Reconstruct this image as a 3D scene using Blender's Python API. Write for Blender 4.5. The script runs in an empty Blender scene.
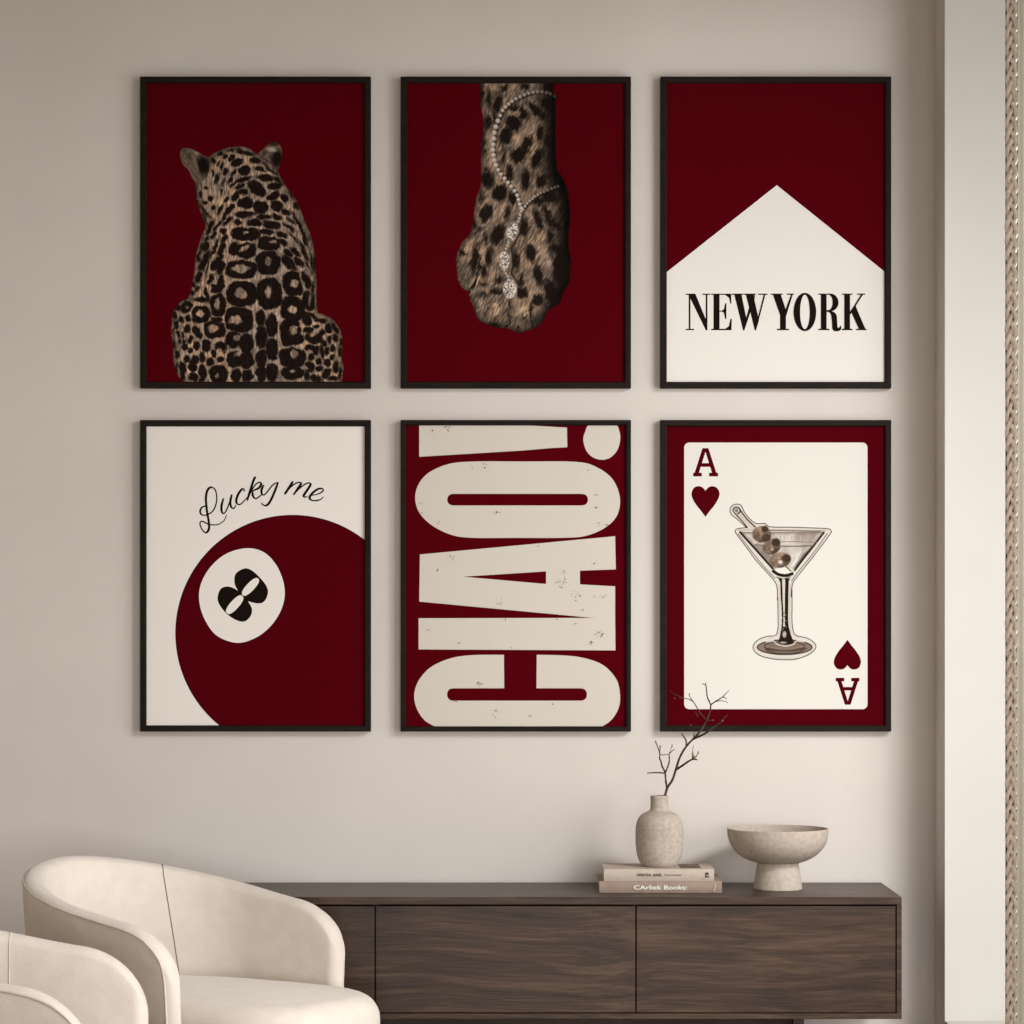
import bpy, bmesh, math, random
import numpy as np
from mathutils import Vector, Matrix
from mathutils.geometry import tessellate_polygon

random.seed(7); RNG = np.random.default_rng(11)
S = bpy.context.scene
COL = S.collection
F = 2886.0          # focal length in pixels of the 1024 frame
CAM_D = 7.4         # distance from the camera to the back wall
EYE = 1.17
HOR = 619.0         # horizon row

def P(px, py, D):
    """point on the ray of a frame position at distance D from the camera"""
    k = D / F
    return Vector(((px - 512) * k, D - CAM_D, EYE - (py - HOR) * k))

def lin(c):
    return tuple((v / 12.92 if v <= .04045 else ((v + .055) / 1.055) ** 2.4) for v in c)
def rgb(r, g, b):
    return lin((r / 255, g / 255, b / 255))

# ------------------------------------------------------------------ materials
def new_mat(name):
    m = bpy.data.materials.new(name); m.use_nodes = True
    nt = m.node_tree; nt.nodes.clear()
    out = nt.nodes.new('ShaderNodeOutputMaterial'); b = nt.nodes.new('ShaderNodeBsdfPrincipled')
    nt.links.new(b.outputs[0], out.inputs[0])
    return m, nt, b
def setp(b, col=None, rough=.6, spec=.3, sheen=0):
    if col is not None: b.inputs['Base Color'].default_value = (*col, 1)
    b.inputs['Roughness'].default_value = rough
    b.inputs['Specular IOR Level'].default_value = spec
    b.inputs['Sheen Weight'].default_value = sheen
def noise_mat(name, c1, c2, scale=(5, 5, 5), rough=.6, spec=.3, bump=0., bscale=200., sheen=0, detail=4, lo=.35, hi=.65, bstretch=(1, 1, 1)):
    m, nt, b = new_mat(name); setp(b, None, rough, spec, sheen)
    N = nt.nodes.new; L = nt.links.new
    tc = N('ShaderNodeTexCoord'); mp = N('ShaderNodeMapping'); mp.inputs['Scale'].default_value = scale
    n = N('ShaderNodeTexNoise'); n.inputs['Scale'].default_value = 1; n.inputs['Detail'].default_value = detail
    r = N('ShaderNodeValToRGB'); e = r.color_ramp.elements
    e[0].position = lo; e[1].position = hi; e[0].color = (*c1, 1); e[1].color = (*c2, 1)
    L(tc.outputs['Object'], mp.inputs[0]); L(mp.outputs[0], n.inputs['Vector']); L(n.outputs['Fac'], r.inputs[0])
    L(r.outputs[0], b.inputs['Base Color'])
    if bump:
        m2 = N('ShaderNodeMapping'); m2.inputs['Scale'].default_value = bstretch
        n2 = N('ShaderNodeTexNoise'); n2.inputs['Scale'].default_value = bscale; n2.inputs['Detail'].default_value = 3
        bp = N('ShaderNodeBump'); bp.inputs['Strength'].default_value = bump; bp.inputs['Distance'].default_value = .002
        L(tc.outputs['Object'], m2.inputs[0]); L(m2.outputs[0], n2.inputs['Vector'])
        L(n2.outputs['Fac'], bp.inputs['Height']); L(bp.outputs[0], b.inputs['Normal'])
    return m
def plain(name, col, rough=.6, spec=.3, metal=0):
    m, nt, b = new_mat(name); setp(b, col, rough, spec); b.inputs['Metallic'].default_value = metal
    return m
def wood_mat(name, dark, mid, light, rough=.5, axis='x'):
    m, nt, b = new_mat(name); setp(b, None, rough, .27)
    N = nt.nodes.new; L = nt.links.new
    tc = N('ShaderNodeTexCoord'); mp = N('ShaderNodeMapping')
    mp.inputs['Scale'].default_value = (1.6, 22, 22) if axis == 'x' else (22, 22, 1.6)
    n0 = N('ShaderNodeTexNoise'); n0.inputs['Scale'].default_value = 1.2; n0.inputs['Detail'].default_value = 2
    vm = N('ShaderNodeVectorMath'); vm.operation = 'MULTIPLY_ADD'; vm.inputs[1].default_value = (.10, .10, .10)
    n = N('ShaderNodeTexNoise'); n.inputs['Scale'].default_value = 1.5; n.inputs['Detail'].default_value = 9; n.inputs['Roughness'].default_value = .68
    n.inputs['Distortion'].default_value = .6
    r = N('ShaderNodeValToRGB'); e = r.color_ramp.elements
    e[0].position = .30; e[0].color = (*dark, 1); e[1].position = .72; e[1].color = (*light, 1)
    x = e.new(.5); x.color = (*mid, 1)
    L(tc.outputs['Object'], n0.inputs['Vector']); L(n0.outputs['Color'], vm.inputs[0]); L(tc.outputs['Object'], vm.inputs[2])
    L(vm.outputs[0], mp.inputs[0]); L(mp.outputs[0], n.inputs['Vector']); mp3 = N('ShaderNodeMapping'); mp3.inputs['Scale'].default_value = (4, 190, 190) if axis == 'x' else (190, 190, 4)
    n3 = N('ShaderNodeTexNoise'); n3.inputs['Scale'].default_value = 1; n3.inputs['Detail'].default_value = 4; n3.inputs['Roughness'].default_value = .7
    ad = N('ShaderNodeMath'); ad.operation = 'MULTIPLY_ADD'; ad.inputs[1].default_value = .42; sb_ = N('ShaderNodeMath'); sb_.operation = 'SUBTRACT'; sb_.inputs[1].default_value = .21
    L(vm.outputs[0], mp3.inputs[0]); L(mp3.outputs[0], n3.inputs['Vector']); L(n3.outputs['Fac'], ad.inputs[0]); L(n.outputs['Fac'], ad.inputs[2]); L(ad.outputs[0], sb_.inputs[0]); L(sb_.outputs[0], r.inputs[0]); L(r.outputs[0], b.inputs['Base Color'])
    # fine pores
    mp2 = N('ShaderNodeMapping'); mp2.inputs['Scale'].default_value = (14, 420, 420) if axis == 'x' else (420, 420, 14)
    n2 = N('ShaderNodeTexNoise'); n2.inputs['Scale'].default_value = 1; n2.inputs['Detail'].default_value = 2
    bp = N('ShaderNodeBump'); bp.inputs['Strength'].default_value = .35; bp.inputs['Distance'].default_value = .001
    L(tc.outputs['Object'], mp2.inputs[0]); L(mp2.outputs[0], n2.inputs['Vector']); L(n2.outputs['Fac'], bp.inputs['Height']); L(bp.outputs[0], b.inputs['Normal'])
    return m

RED_S = (80 / 255, 1 / 255, 12 / 255)
M = {}
M['wall'] = noise_mat('warm plaster', rgb(212, 205, 199), rgb(217, 210, 204), (2.2, 2.2, 2.2), .92, .15, .12, 60)
M['reveal'] = noise_mat('white painted plaster', rgb(205, 202, 196), rgb(208, 205, 199), (3, 3, 3), .85, .15, .06, 60)
M['ceiling'] = noise_mat('ceiling paint', rgb(160, 148, 134), rgb(166, 154, 141), (2, 2, 2), .95, .1)
M['floor'] = wood_mat('pale oak floor', rgb(150, 130, 110), rgb(172, 152, 131), rgb(188, 169, 148), .5)
M['walnut'] = wood_mat('dark walnut', rgb(38, 26, 19), rgb(61, 45, 35), rgb(92, 71, 56), .4)
M['walnut_dark'] = wood_mat('dark walnut plinth', rgb(48, 36, 31), rgb(62, 48, 42), rgb(78, 62, 53), .6)
M['frame'] = noise_mat('espresso stained wood', rgb(21, 13, 9), rgb(31, 21, 16), (8, 60, 60), .6, .14, .1, 300)
M['backing'] = plain('backing board', rgb(120, 100, 80), .9, .1)
M['fabric'] = noise_mat('cream woven fabric', rgb(216, 206, 195), rgb(221, 212, 202), (30, 30, 30), .95, .1, .5, 520, .35)
M['seam'] = plain('taupe seam thread', rgb(128, 112, 98), .9, .1)
M['piping'] = noise_mat('cream piping', rgb(205, 193, 180), rgb(220, 210, 198), (40, 40, 40), .95, .1)
M['legwood'] = plain('dark turned leg', rgb(52, 40, 34), .5, .3)
M['ceramic'] = noise_mat('matte stoneware', rgb(165, 153, 141), rgb(186, 175, 163), (110, 110, 110), .88, .2, .6, 300, 0, 6, .3, .7)
M['bowlclay'] = noise_mat('matte grey clay', rgb(170, 158, 146), rgb(187, 176, 164), (90, 90, 90), .88, .2, .25, 260, 0, 6, .3, .7)
M['bark'] = noise_mat('dry bark', rgb(52, 38, 31), rgb(84, 64, 52), (90, 90, 90), .85, .2)
M['bud'] = noise_mat('pale bud', rgb(120, 100, 84), rgb(160, 140, 122), (200, 200, 200), .85, .2)
M['book_light'] = noise_mat('pale book cloth', rgb(182, 169, 156), rgb(190, 177, 164), (60, 60, 60), .75, .2)
M['book_taupe'] = noise_mat('taupe book cloth', rgb(146, 128, 115), rgb(155, 137, 124), (60, 60, 60), .75, .2)
M['pages'] = noise_mat('page edges', rgb(204, 193, 178), rgb(220, 210, 197), (4, 4, 900), .9, .1)
M['inkwhite'] = plain('white foil', rgb(240, 235, 228), .6, .2)
M['inkdark'] = plain('dark brown ink', rgb(60, 46, 40), .7, .2)
M['photo_dark'] = noise_mat('book jacket picture', rgb(70, 58, 50), rgb(128, 112, 98), (40, 40, 40), .7, .2)
M['cord'] = noise_mat('chunky wool braid', rgb(226, 215, 203), rgb(242, 233, 222), (160, 160, 60), .95, .1, .8, 500)
M['curtain'] = noise_mat('grey taupe linen', rgb(172, 164, 151), rgb(188, 180, 168), (120, 120, 30), .95, .1, .5, 700)
M['gap_shade'] = plain('dark taupe tape', rgb(70, 58, 49), .9, .1)  # shade between the braid strands, put into a strip's colour
_nt = M['curtain'].node_tree; _b = [n for n in _nt.nodes if n.type == 'BSDF_PRINCIPLED'][0]; _o = [n for n in _nt.nodes if n.type == 'OUTPUT_MATERIAL'][0]
_t = _nt.nodes.new('ShaderNodeBsdfTranslucent'); _t.inputs[0].default_value = (*rgb(216, 211, 203), 1); _mx = _nt.nodes.new('ShaderNodeMixShader'); _mx.inputs[0].default_value = .7
_nt.links.new(_b.outputs[0], _mx.inputs[1]); _nt.links.new(_t.outputs[0], _mx.inputs[2]); _nt.links.new(_mx.outputs[0], _o.inputs[0])
M['rod'] = plain('dark iron rod', rgb(50, 44, 40), .45, .5, 1)
M['base'] = plain('baseboard paint', rgb(220, 211, 200), .7, .2)
# printing inks
def ink(name, c): return plain(name, lin(c), .9, .03)
M['red'] = ink('oxblood ink', RED_S)
M['red2'] = ink('oxblood ink on card', (76 / 255, 1 / 255, 11 / 255))
M['paper'] = ink('ivory paper', (229 / 255, 225 / 255, 219 / 255))
M['paper2'] = ink('warm white paper', (221 / 255, 218 / 255, 211 / 255))
M['paper3'] = ink('eggshell paper', (237 / 255, 231 / 255, 225 / 255))
M['stone'] = ink('stone grey ink', (209 / 255, 202 / 255, 191 / 255))
M['black'] = ink('warm black ink', (26 / 255, 19 / 255, 15 / 255))
m, nt, b = new_mat('printed picture'); setp(b, None, .9, .03)
at_ = nt.nodes.new('ShaderNodeAttribute'); at_.attribute_name = 'print'; nt.links.new(at_.outputs['Color'], b.inputs['Base Color'])
M['picture'] = m
m, nt, b = new_mat('window glass')
nt.nodes.remove(b)
tr = nt.nodes.new('ShaderNodeBsdfTransparent'); gl = nt.nodes.new('ShaderNodeBsdfGlossy'); gl.inputs['Roughness'].default_value = .02
mx = nt.nodes.new('ShaderNodeMixShader'); mx.inputs[0].default_value = .05
nt.links.new(tr.outputs[0], mx.inputs[1]); nt.links.new(gl.outputs[0], mx.inputs[2])
nt.links.new(mx.outputs[0], [n for n in nt.nodes if n.type == 'OUTPUT_MATERIAL'][0].inputs[0])
M['glass'] = m

# ------------------------------------------------------------------ object helpers
def link(name, me, parent=None, mats=()):
    o = bpy.data.objects.new(name, me); COL.objects.link(o)
    for mt in mats: me.materials.append(mt)
    if parent: o.parent = parent
    return o
def tag(o, label=None, cat=None, group=None, kind=None):
    if label: o['label'] = label
    if cat: o['category'] = cat
    if group: o['group'] = group
    if kind: o['kind'] = kind
    return o
def empty(name, loc, rz=0):
    o = bpy.data.objects.new(name, None); COL.objects.link(o)
    o.empty_display_size = .05; o.location = loc; o.rotation_euler = (0, 0, rz)
    return o

class MB:
    """collects shapes into one mesh"""
    def __init__(s): s.v = []; s.f = []; s.m = []
    def add(s, vs, fs, mi=0):
        o = len(s.v); s.v += [tuple(v) for v in vs]; s.f += [tuple(i + o for i in f) for f in fs]; s.m += [mi] * len(fs)
    def box(s, x0, x1, y0, y1, z0, z1, mi=0):
        vs = [(x, y, z) for z in (z0, z1) for y in (y0, y1) for x in (x0, x1)]
        s.add(vs, [(0, 2, 3, 1), (4, 5, 7, 6), (0, 1, 5, 4), (2, 6, 7, 3), (0, 4, 6, 2), (1, 3, 7, 5)], mi)
    def tube(s, pts, rad, n=8, cap=True, mi=0):
        pts = [Vector(p) for p in pts]; k = len(pts)
        rad = rad if hasattr(rad, '__len__') else [rad] * k
        t0 = (pts[1] - pts[0]).normalized()
        up = Vector((0, 0, 1)) if abs(t0.z) < .9 else Vector((0, 1, 0))
        nrm = t0.cross(up).normalized(); vs = []
        for i, p in enumerate(pts):
            t = (pts[min(i + 1, k - 1)] - pts[max(i - 1, 0)]).normalized()
            nrm = (nrm - t * nrm.dot(t)).normalized(); bn = t.cross(nrm)
            for j in range(n):
                a = 2 * math.pi * j / n
                vs.append(p + (nrm * math.cos(a) + bn * math.sin(a)) * rad[i])
        fs = [(i * n + j, i * n + (j + 1) % n, (i + 1) * n + (j + 1) % n, (i + 1) * n + j) for i in range(k - 1) for j in range(n)]
        if cap: fs += [tuple(range(n))[::-1], tuple((k - 1) * n + j for j in range(n))]
        s.add(vs, fs, mi)
    def lathe(s, prof, n=64, c=(0, 0, 0), mi=0):
        vs = []
        for r, z in prof:
            for j in range(n):
                a = 2 * math.pi * j / n; vs.append((c[0] + r * math.cos(a), c[1] + r * math.sin(a), c[2] + z))
        fs = [(i * n + j, i * n + (j + 1) % n, (i + 1) * n + (j + 1) % n, (i + 1) * n + j) for i in range(len(prof) - 1) for j in range(n)]
        fs += [tuple(range(n))[::-1], tuple((len(prof) - 1) * n + j for j in range(n))]
        s.add(vs, fs, mi)
    def poly(s, loops, y, mi=0):
        """flat filled outline (first loop) with holes, loops of world (x, z), facing -y"""
        vs = [(p[0], y, p[1]) for l in loops for p in l]
        tris = tessellate_polygon([[Vector((p[0], p[1], 0)) for p in l] for l in loops])
        fs = []
        for t in tris:
            a, b_, c = (Vector(vs[i]) for i in t)
            nrm = (b_ - a).cross(c - a)
            if nrm.length < 1e-14: continue
            fs.append(tuple(t) if nrm.y < 0 else tuple(t)[::-1])
        s.add(vs, fs, mi)
    def build(s, name, mats, parent=None, smooth=False, bevel=0, autosmooth=None, off=None):
        me = bpy.data.meshes.new(name)
        o0 = Vector(off) if off is not None else (parent.location if parent and parent.type == 'EMPTY' else Vector((0, 0, 0)))
        if off is None and parent and parent.type != 'EMPTY': o0 = Vector(parent.get('_o', (0, 0, 0)))
        me.from_pydata([(v[0] - o0.x, v[1] - o0.y, v[2] - o0.z) for v in s.v], [], s.f)
        mats = mats if isinstance(mats, (list, tuple)) else [mats]
        for i, mi in enumerate(s.m): me.polygons[i].material_index = mi
        o = link(name, me, parent, mats)
        if smooth: me.polygons.foreach_set('use_smooth', [True] * len(me.polygons))
        if bevel:
            bv = o.modifiers.new('bevel', 'BEVEL'); bv.width = bevel; bv.segments = 2; bv.limit_method = 'ANGLE'
        me.update()
        return o

def catmull(pts, n=8, closed=False):
    pts = [tuple(p) for p in pts]; out = []; k = len(pts); d = len(pts[0])
    rng = range(k) if closed else range(k - 1)
    for i in rng:
        if closed: p0, p1, p2, p3 = pts[i - 1], pts[i], pts[(i + 1) % k], pts[(i + 2) % k]
        else: p0, p1, p2, p3 = pts[max(i - 1, 0)], pts[i], pts[i + 1], pts[min(i + 2, k - 1)]
        for j in range(n):
            t = j / n
            out.append(tuple(.5 * (2 * p1[q] + (p2[q] - p0[q]) * t + (2 * p0[q] - 5 * p1[q] + 4 * p2[q] - p3[q]) * t * t + (3 * p1[q] - p0[q] - 3 * p2[q] + p3[q]) * t ** 3) for q in range(d)))
    if not closed: out.append(pts[-1])
    return out
def smooth(x): x = max(0, min(1, x)); return x * x * (3 - 2 * x)

# ------------------------------------------------------------------ room
WX = 1.083            # inner face of the window wall
OY0, OY1 = -.170, -4.2   # window opening along the wall
OZ0, OZ1 = .156, 2.80
LX, FY, CZ = -2.7, -4.6, 2.98
mb = MB(); mb.box(LX - .15, WX, 0, .15, 0, CZ); tag(mb.build('wall_back', M['wall']), kind='structure')
mb = MB(); mb.box(LX - .15, LX, FY, 0, 0, CZ); tag(mb.build('wall_left', M['wall']), kind='structure')
mb = MB(); T = .32
mb.box(WX, WX + T, OY0, .15, 0, CZ); mb.box(WX, WX + T, FY, OY1, 0, CZ)
mb.box(WX, WX + T, OY1, OY0, 0, OZ0); mb.box(WX, WX + T, OY1, OY0, OZ1, CZ)
tag(mb.build('wall_right', M['wall']), kind='structure')
mb = MB(); mb.box(LX - .15, WX + T, FY, .15, -.1, 0); tag(mb.build('floor', M['floor']), kind='structure')
mb = MB(); mb.box(LX - .15, WX + T, FY, .15, CZ, CZ + .1); tag(mb.build('ceiling', M['ceiling']), kind='structure')
mb = MB(); mb.box(LX, WX, -.014, 0, 0, .11); tag(mb.build('baseboard_back', M['base'], bevel=.003), kind='structure')
# window: white lining of the reveal, frame, panes
win = tag(empty('window_1', (WX + .1, (OY0 + OY1) / 2, OZ0)), kind='structure')
mb = MB(); e = .006
mb.box(WX + .0005, WX + T, OY0 - e, OY0, OZ0, OZ1); mb.box(WX + .0005, WX + T, OY1, OY1 + e, OZ0, OZ1)
mb.box(WX + .0005, WX + T, OY1 + e, OY0 - e, OZ1 - e, OZ1); mb.box(WX + .0005, WX + T, OY1 + e, OY0 - e, OZ0, OZ0 + .008)
mb.build('reveal_lining', M['reveal'], win)
mb = MB(); fx0, fx1 = WX + T - .045, WX + T - .005; w = .045
ya, yb, za, zb = OY1 + e, OY0 - e, OZ0 + .008, OZ1 - e
mb.box(fx0, fx1, ya, ya + w, za, zb); mb.box(fx0, fx1, yb - w, yb, za, zb)
mb.box(fx0, fx1, ya + w, yb - w, za, za + w); mb.box(fx0, fx1, ya + w, yb - w, zb - w, zb)
ym = (ya + yb) / 2; mb.box(fx0, fx1, ym - .03, ym + .03, za + w, zb - w)
mb.build('window_frame', M['reveal'], win)
for a, b_ in ((ya + w, ym - .03), (ym + .03, yb - w)):
    mb = MB(); mb.box(fx0 + .018, fx0 + .022, a, b_, za + w, zb - w); mb.build('pane', M['glass'], win)

# ------------------------------------------------------------------ flat print tools
class Art:
    """paints a picture (sRGB) on a grid that spans frame positions x0..x1, y0..y1"""
    def __init__(s, x0, y0, x1, y1, res, bg):
        s.nx = int((x1 - x0) * res) + 1; s.ny = int((y1 - y0) * res) + 1
        s.x = np.linspace(x0, x1, s.nx); s.y = np.linspace(y0, y1, s.ny)
        s.X, s.Y = np.meshgrid(s.x, s.y); s.res = res
        s.c = np.ones((s.ny, s.nx, 3)) * np.array(bg)
    def noise(s, cx, cy=None, oct=1, ang=0, seed=0):
        """smooth value noise in -1..1 with cell size cx, cy (frame px), optionally rotated"""
        cy = cy or cx; g = np.random.default_rng(seed); tot = np.zeros_like(s.X); amp = 1; nrm = 0
        ca, sa = math.cos(math.radians(ang)), math.sin(math.radians(ang))
        U0 = (s.X - s.x[0]) * ca + (s.Y - s.y[0]) * sa; V0 = -(s.X - s.x[0]) * sa + (s.Y - s.y[0]) * ca
        for o in range(oct):
            U = U0 / cx * 2 ** o; V = V0 / cy * 2 ** o
            U = U - U.min(); V = V - V.min()
            G = g.uniform(-1, 1, (int(V.max()) + 3, int(U.max()) + 3))
            i = U.astype(int); j = V.astype(int); u = U - i; v = V - j
            u = u * u * (3 - 2 * u); v = v * v * (3 - 2 * v)
            tot += amp * ((G[j, i] * (1 - u) + G[j, i + 1] * u) * (1 - v) + (G[j + 1, i] * (1 - u) + G[j + 1, i + 1] * u) * v)
            nrm += amp; amp *= .55
        return tot / nrm
    def dist(s, pts, closed=False, XX=None, YY=None):
        X = s.X if XX is None else XX; Y = s.Y if YY is None else YY
        d = np.full(X.shape, 1e9); k = len(pts)
        for i in range(k if closed else k - 1):
            ax, ay = pts[i][:2]; bx, by = pts[(i + 1) % k][:2]
            vx, vy = bx - ax, by - ay; q = vx * vx + vy * vy + 1e-12
            t = np.clip(((X - ax) * vx + (Y - ay) * vy) / q, 0, 1)
            d = np.minimum(d, (X - ax - t * vx) ** 2 + (Y - ay - t * vy) ** 2)
        return np.sqrt(d)
    def inside(s, pts, XX=None, YY=None):
        X = s.X if XX is None else XX; Y = s.Y if YY is None else YY
        m = np.zeros(X.shape, bool); k = len(pts)
        for i in range(k):
            ax, ay = pts[i]; bx, by = pts[(i + 1) % k]
            if ay == by: continue
            c = ((ay > Y) != (by > Y)) & (X < (bx - ax) * (Y - ay) / (by - ay) + ax)
            m ^= c
        return m
    def poly(s, pts, soft=.7, XX=None, YY=None):
        d = s.dist(pts, True, XX, YY); m = s.inside(pts, XX, YY)
        sd = np.where(m, d, -d); return np.clip(sd / soft + .5, 0, 1), sd
    def ell(s, cx, cy, rx, ry, ang=0, soft=1., XX=None, YY=None, pw=2):
        X = s.X if XX is None else XX; Y = s.Y if YY is None else YY
        a = math.radians(ang); ca, sa = math.cos(a), math.sin(a)
        u = ((X - cx) * ca + (Y - cy) * sa) / rx; v = (-(X - cx) * sa + (Y - cy) * ca) / ry
        r = np.sqrt(u * u + v * v) if pw == 2 else (np.abs(u) ** pw + np.abs(v) ** pw) ** (1 / pw); return np.clip((1 - r) * min(rx, ry) / soft + .5, 0, 1)
    def put(s, mask, col, a=1.):
        s.c += (np.array(col) - s.c) * (mask * a)[..., None]
    def stroke(s, pts, w, col, a=1., soft=.5):
        x0 = min(p[0] for p in pts) - w - 2; x1 = max(p[0] for p in pts) + w + 2
        y0 = min(p[1] for p in pts) - w - 2; y1 = max(p[1] for p in pts) + w + 2
        i0, i1 = np.searchsorted(s.x, (x0, x1)); j0, j1 = np.searchsorted(s.y, (y0, y1))
        if i1 <= i0 or j1 <= j0: return
        d = s.dist(pts, False, s.X[j0:j1, i0:i1], s.Y[j0:j1, i0:i1])
        m = np.clip((w / 2 - d) / soft + .5, 0, 1) * a
        s.c[j0:j1, i0:i1] += (np.array(col) - s.c[j0:j1, i0:i1]) * m[..., None]
    def mesh(s, name, parent, D, lift=0.0003):
        k = D / F; n = s.nx * s.ny
        co = np.empty((n, 3)); co[:, 0] = ((s.X - 512) * k).ravel() - parent.location.x
        co[:, 1] = D - CAM_D - lift - parent.location.y
        co[:, 2] = (EYE - (s.Y - HOR) * k).ravel() - parent.location.z
        ii = (np.arange(s.ny - 1)[:, None] * s.nx + np.arange(s.nx - 1)[None, :]).ravel()
        q = np.stack([ii, ii + s.nx, ii + s.nx + 1, ii + 1], 1)
        me = bpy.data.meshes.new(name); me.vertices.add(n); me.vertices.foreach_set('co', co.ravel())
        nf = len(q); me.loops.add(nf * 4); me.loops.foreach_set('vertex_index', q.ravel().astype(np.int32))
        me.polygons.add(nf); me.polygons.foreach_set('loop_start', np.arange(nf, dtype=np.int32) * 4)
        me.update(); me.validate()
        at = me.color_attributes.new('print', 'FLOAT_COLOR', 'POINT')
        c = np.clip(s.c, 0, 1); c = np.where(c <= .04045, c / 12.92, ((c + .055) / 1.055) ** 2.4)
        full = np.ones((n, 4)); full[:, :3] = c.reshape(-1, 3)
        at.data.foreach_set('color', full.ravel())
        return link(name, me, parent, [M['picture']])

def zoomT(x0, y0, sc): return lambda p: (x0 + p[0] / sc, y0 + p[1] / sc)

def clip_rect(pts, x0, y0, x1, y1):
    def cl(ps, ins, inter):
        out = []
        for i in range(len(ps)):
            a, b_ = ps[i - 1], ps[i]
            if ins(b_):
                if not ins(a): out.append(inter(a, b_))
                out.append(b_)
            elif ins(a): out.append(inter(a, b_))
        return out
    def ix(v): return lambda a, b_: (v, a[1] + (b_[1] - a[1]) * (v - a[0]) / (b_[0] - a[0]))
    def iy(v): return lambda a, b_: (a[0] + (b_[0] - a[0]) * (v - a[1]) / (b_[1] - a[1]), v)
    pts = cl(pts, lambda p: p[0] >= x0, ix(x0)); pts = cl(pts, lambda p: p[0] <= x1, ix(x1))
    pts = cl(pts, lambda p: p[1] >= y0, iy(y0)); pts = cl(pts, lambda p: p[1] <= y1, iy(y1))
    return pts

DF = CAM_D - .027     # front face of the frames
DP = CAM_D - .018     # printed sheet
def W2(p, D=DP):
    k = D / F; return ((p[0] - 512) * k, EYE - (p[1] - HOR) * k)

class Sheet:
    """vector print: filled flat outlines in inks, one sheet"""
    def __init__(s, rect): s.mb = MB(); s.rect = rect; s.layer = 0; s.mats = []
    def mi(s, m):
        if m not in s.mats: s.mats.append(m)
        return s.mats.index(m)
    def fill(s, loops, m, clip=False):
        if clip: loops = [clip_rect(l, *s.rect) for l in loops]
        s.mb.poly([[W2(p) for p in l] for l in loops], DP - CAM_D - .00004 * s.layer, s.mi(m)); s.layer += 1
    def ell(s, cx, cy, rx, ry, m, ang=0, n=72, holes=(), clip=False):
        s.fill([ellpts(cx, cy, rx, ry, ang, n)] + list(holes), m, clip)
    def ribbon(s, pts, wf, m, T):
        """brush stroke with width wf(angle, t) along zoomed points"""
        pts = [T(p) for p in catmull(pts, 8)]; L_, R_ = [], []; k = len(pts)
        for i, p in enumerate(pts):
            a = pts[max(i - 1, 0)]; b_ = pts[min(i + 1, k - 1)]
            dx, dy = b_[0] - a[0], b_[1] - a[1]; q = math.hypot(dx, dy) or 1
            w = wf(dx / q, dy / q, i / (k - 1)) / 2
            L_.append((p[0] - dy / q * w, p[1] + dx / q * w)); R_.append((p[0] + dy / q * w, p[1] - dx / q * w))
        vs = [(W2(p)[0], DP - CAM_D - .00004 * s.layer, W2(p)[1]) for p in L_ + R_]
        s.mb.add(vs, [(i, i + 1, k + i + 1, k + i) for i in range(k - 1)], s.mi(m)); s.layer += 1
    def build(s, parent): return s.mb.build('poster', [M[m] for m in s.mats], parent)
def ellpts(cx, cy, rx, ry, ang=0, n=72):
    a = math.radians(ang); ca, sa = math.cos(a), math.sin(a)
    return [(cx + rx * math.cos(t) * ca - ry * math.sin(t) * sa, cy + rx * math.cos(t) * sa + ry * math.sin(t) * ca) for t in (2 * math.pi * i / n for i in range(n))]

COLS = [(140, 370.6), (400.6, 631), (660.6, 891.3)]
ROWS = [(76.5, 388), (420, 731.6)]
def frame(ci, ri, label, wpx=6.4):
    x0, x1 = COLS[ci]; y0, y1 = ROWS[ri]
    a = P(x0, y1, DF); b_ = P(x1, y0, DF); w = wpx * DF / F
    t = empty('framed_poster', ((a.x + b_.x) / 2, 0, a.z)); tag(t, label, 'framed poster', 'framed posters hung in two rows on the wall')
    mb = MB(); yf = DF - CAM_D
    # mitred moulding with a small inner lip
    out = [(a.x, a.z), (b_.x, a.z), (b_.x, b_.z), (a.x, b_.z)]
    def inset(d): return [(a.x + d, a.z + d), (b_.x - d, a.z + d), (b_.x - d, b_.z - d), (a.x + d, b_.z - d)]
    rings = [(inset(0), 0), (inset(0), yf + .0012), (inset(.0012), yf), (inset(w - .0028), yf), (inset(w - .002), yf + .0015), (inset(w - .0005), yf + .0022), (inset(w), DP - CAM_D + .0006), (inset(w), 0)]
    vs = [(p[0], y, p[1]) for r, y in rings for p in r]; fs = []
    for i in range(len(rings)):
        i2 = (i + 1) % len(rings)
        for j in range(4): fs.append((i * 4 + j, i * 4 + (j + 1) % 4, i2 * 4 + (j + 1) % 4, i2 * 4 + j))
    mb.add(vs, fs); mb.build('frame', M['frame'], t)
    q = inset(w + .0002); mb = MB(); mb.box(q[0][0], q[2][0], DP - CAM_D + .002, -.0015, q[0][1], q[2][1]); mb.build('backing_board', M['backing'], t)
    q = wpx - .8; rect = (x0 + q, y0 + q, x1 - q, y1 - q)
    return t, Sheet(rect)
def base(sh, m):
    x0, y0, x1, y1 = sh.rect; sh.fill([[(x0, y1), (x1, y1), (x1, y0), (x0, y0)]], m)

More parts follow.
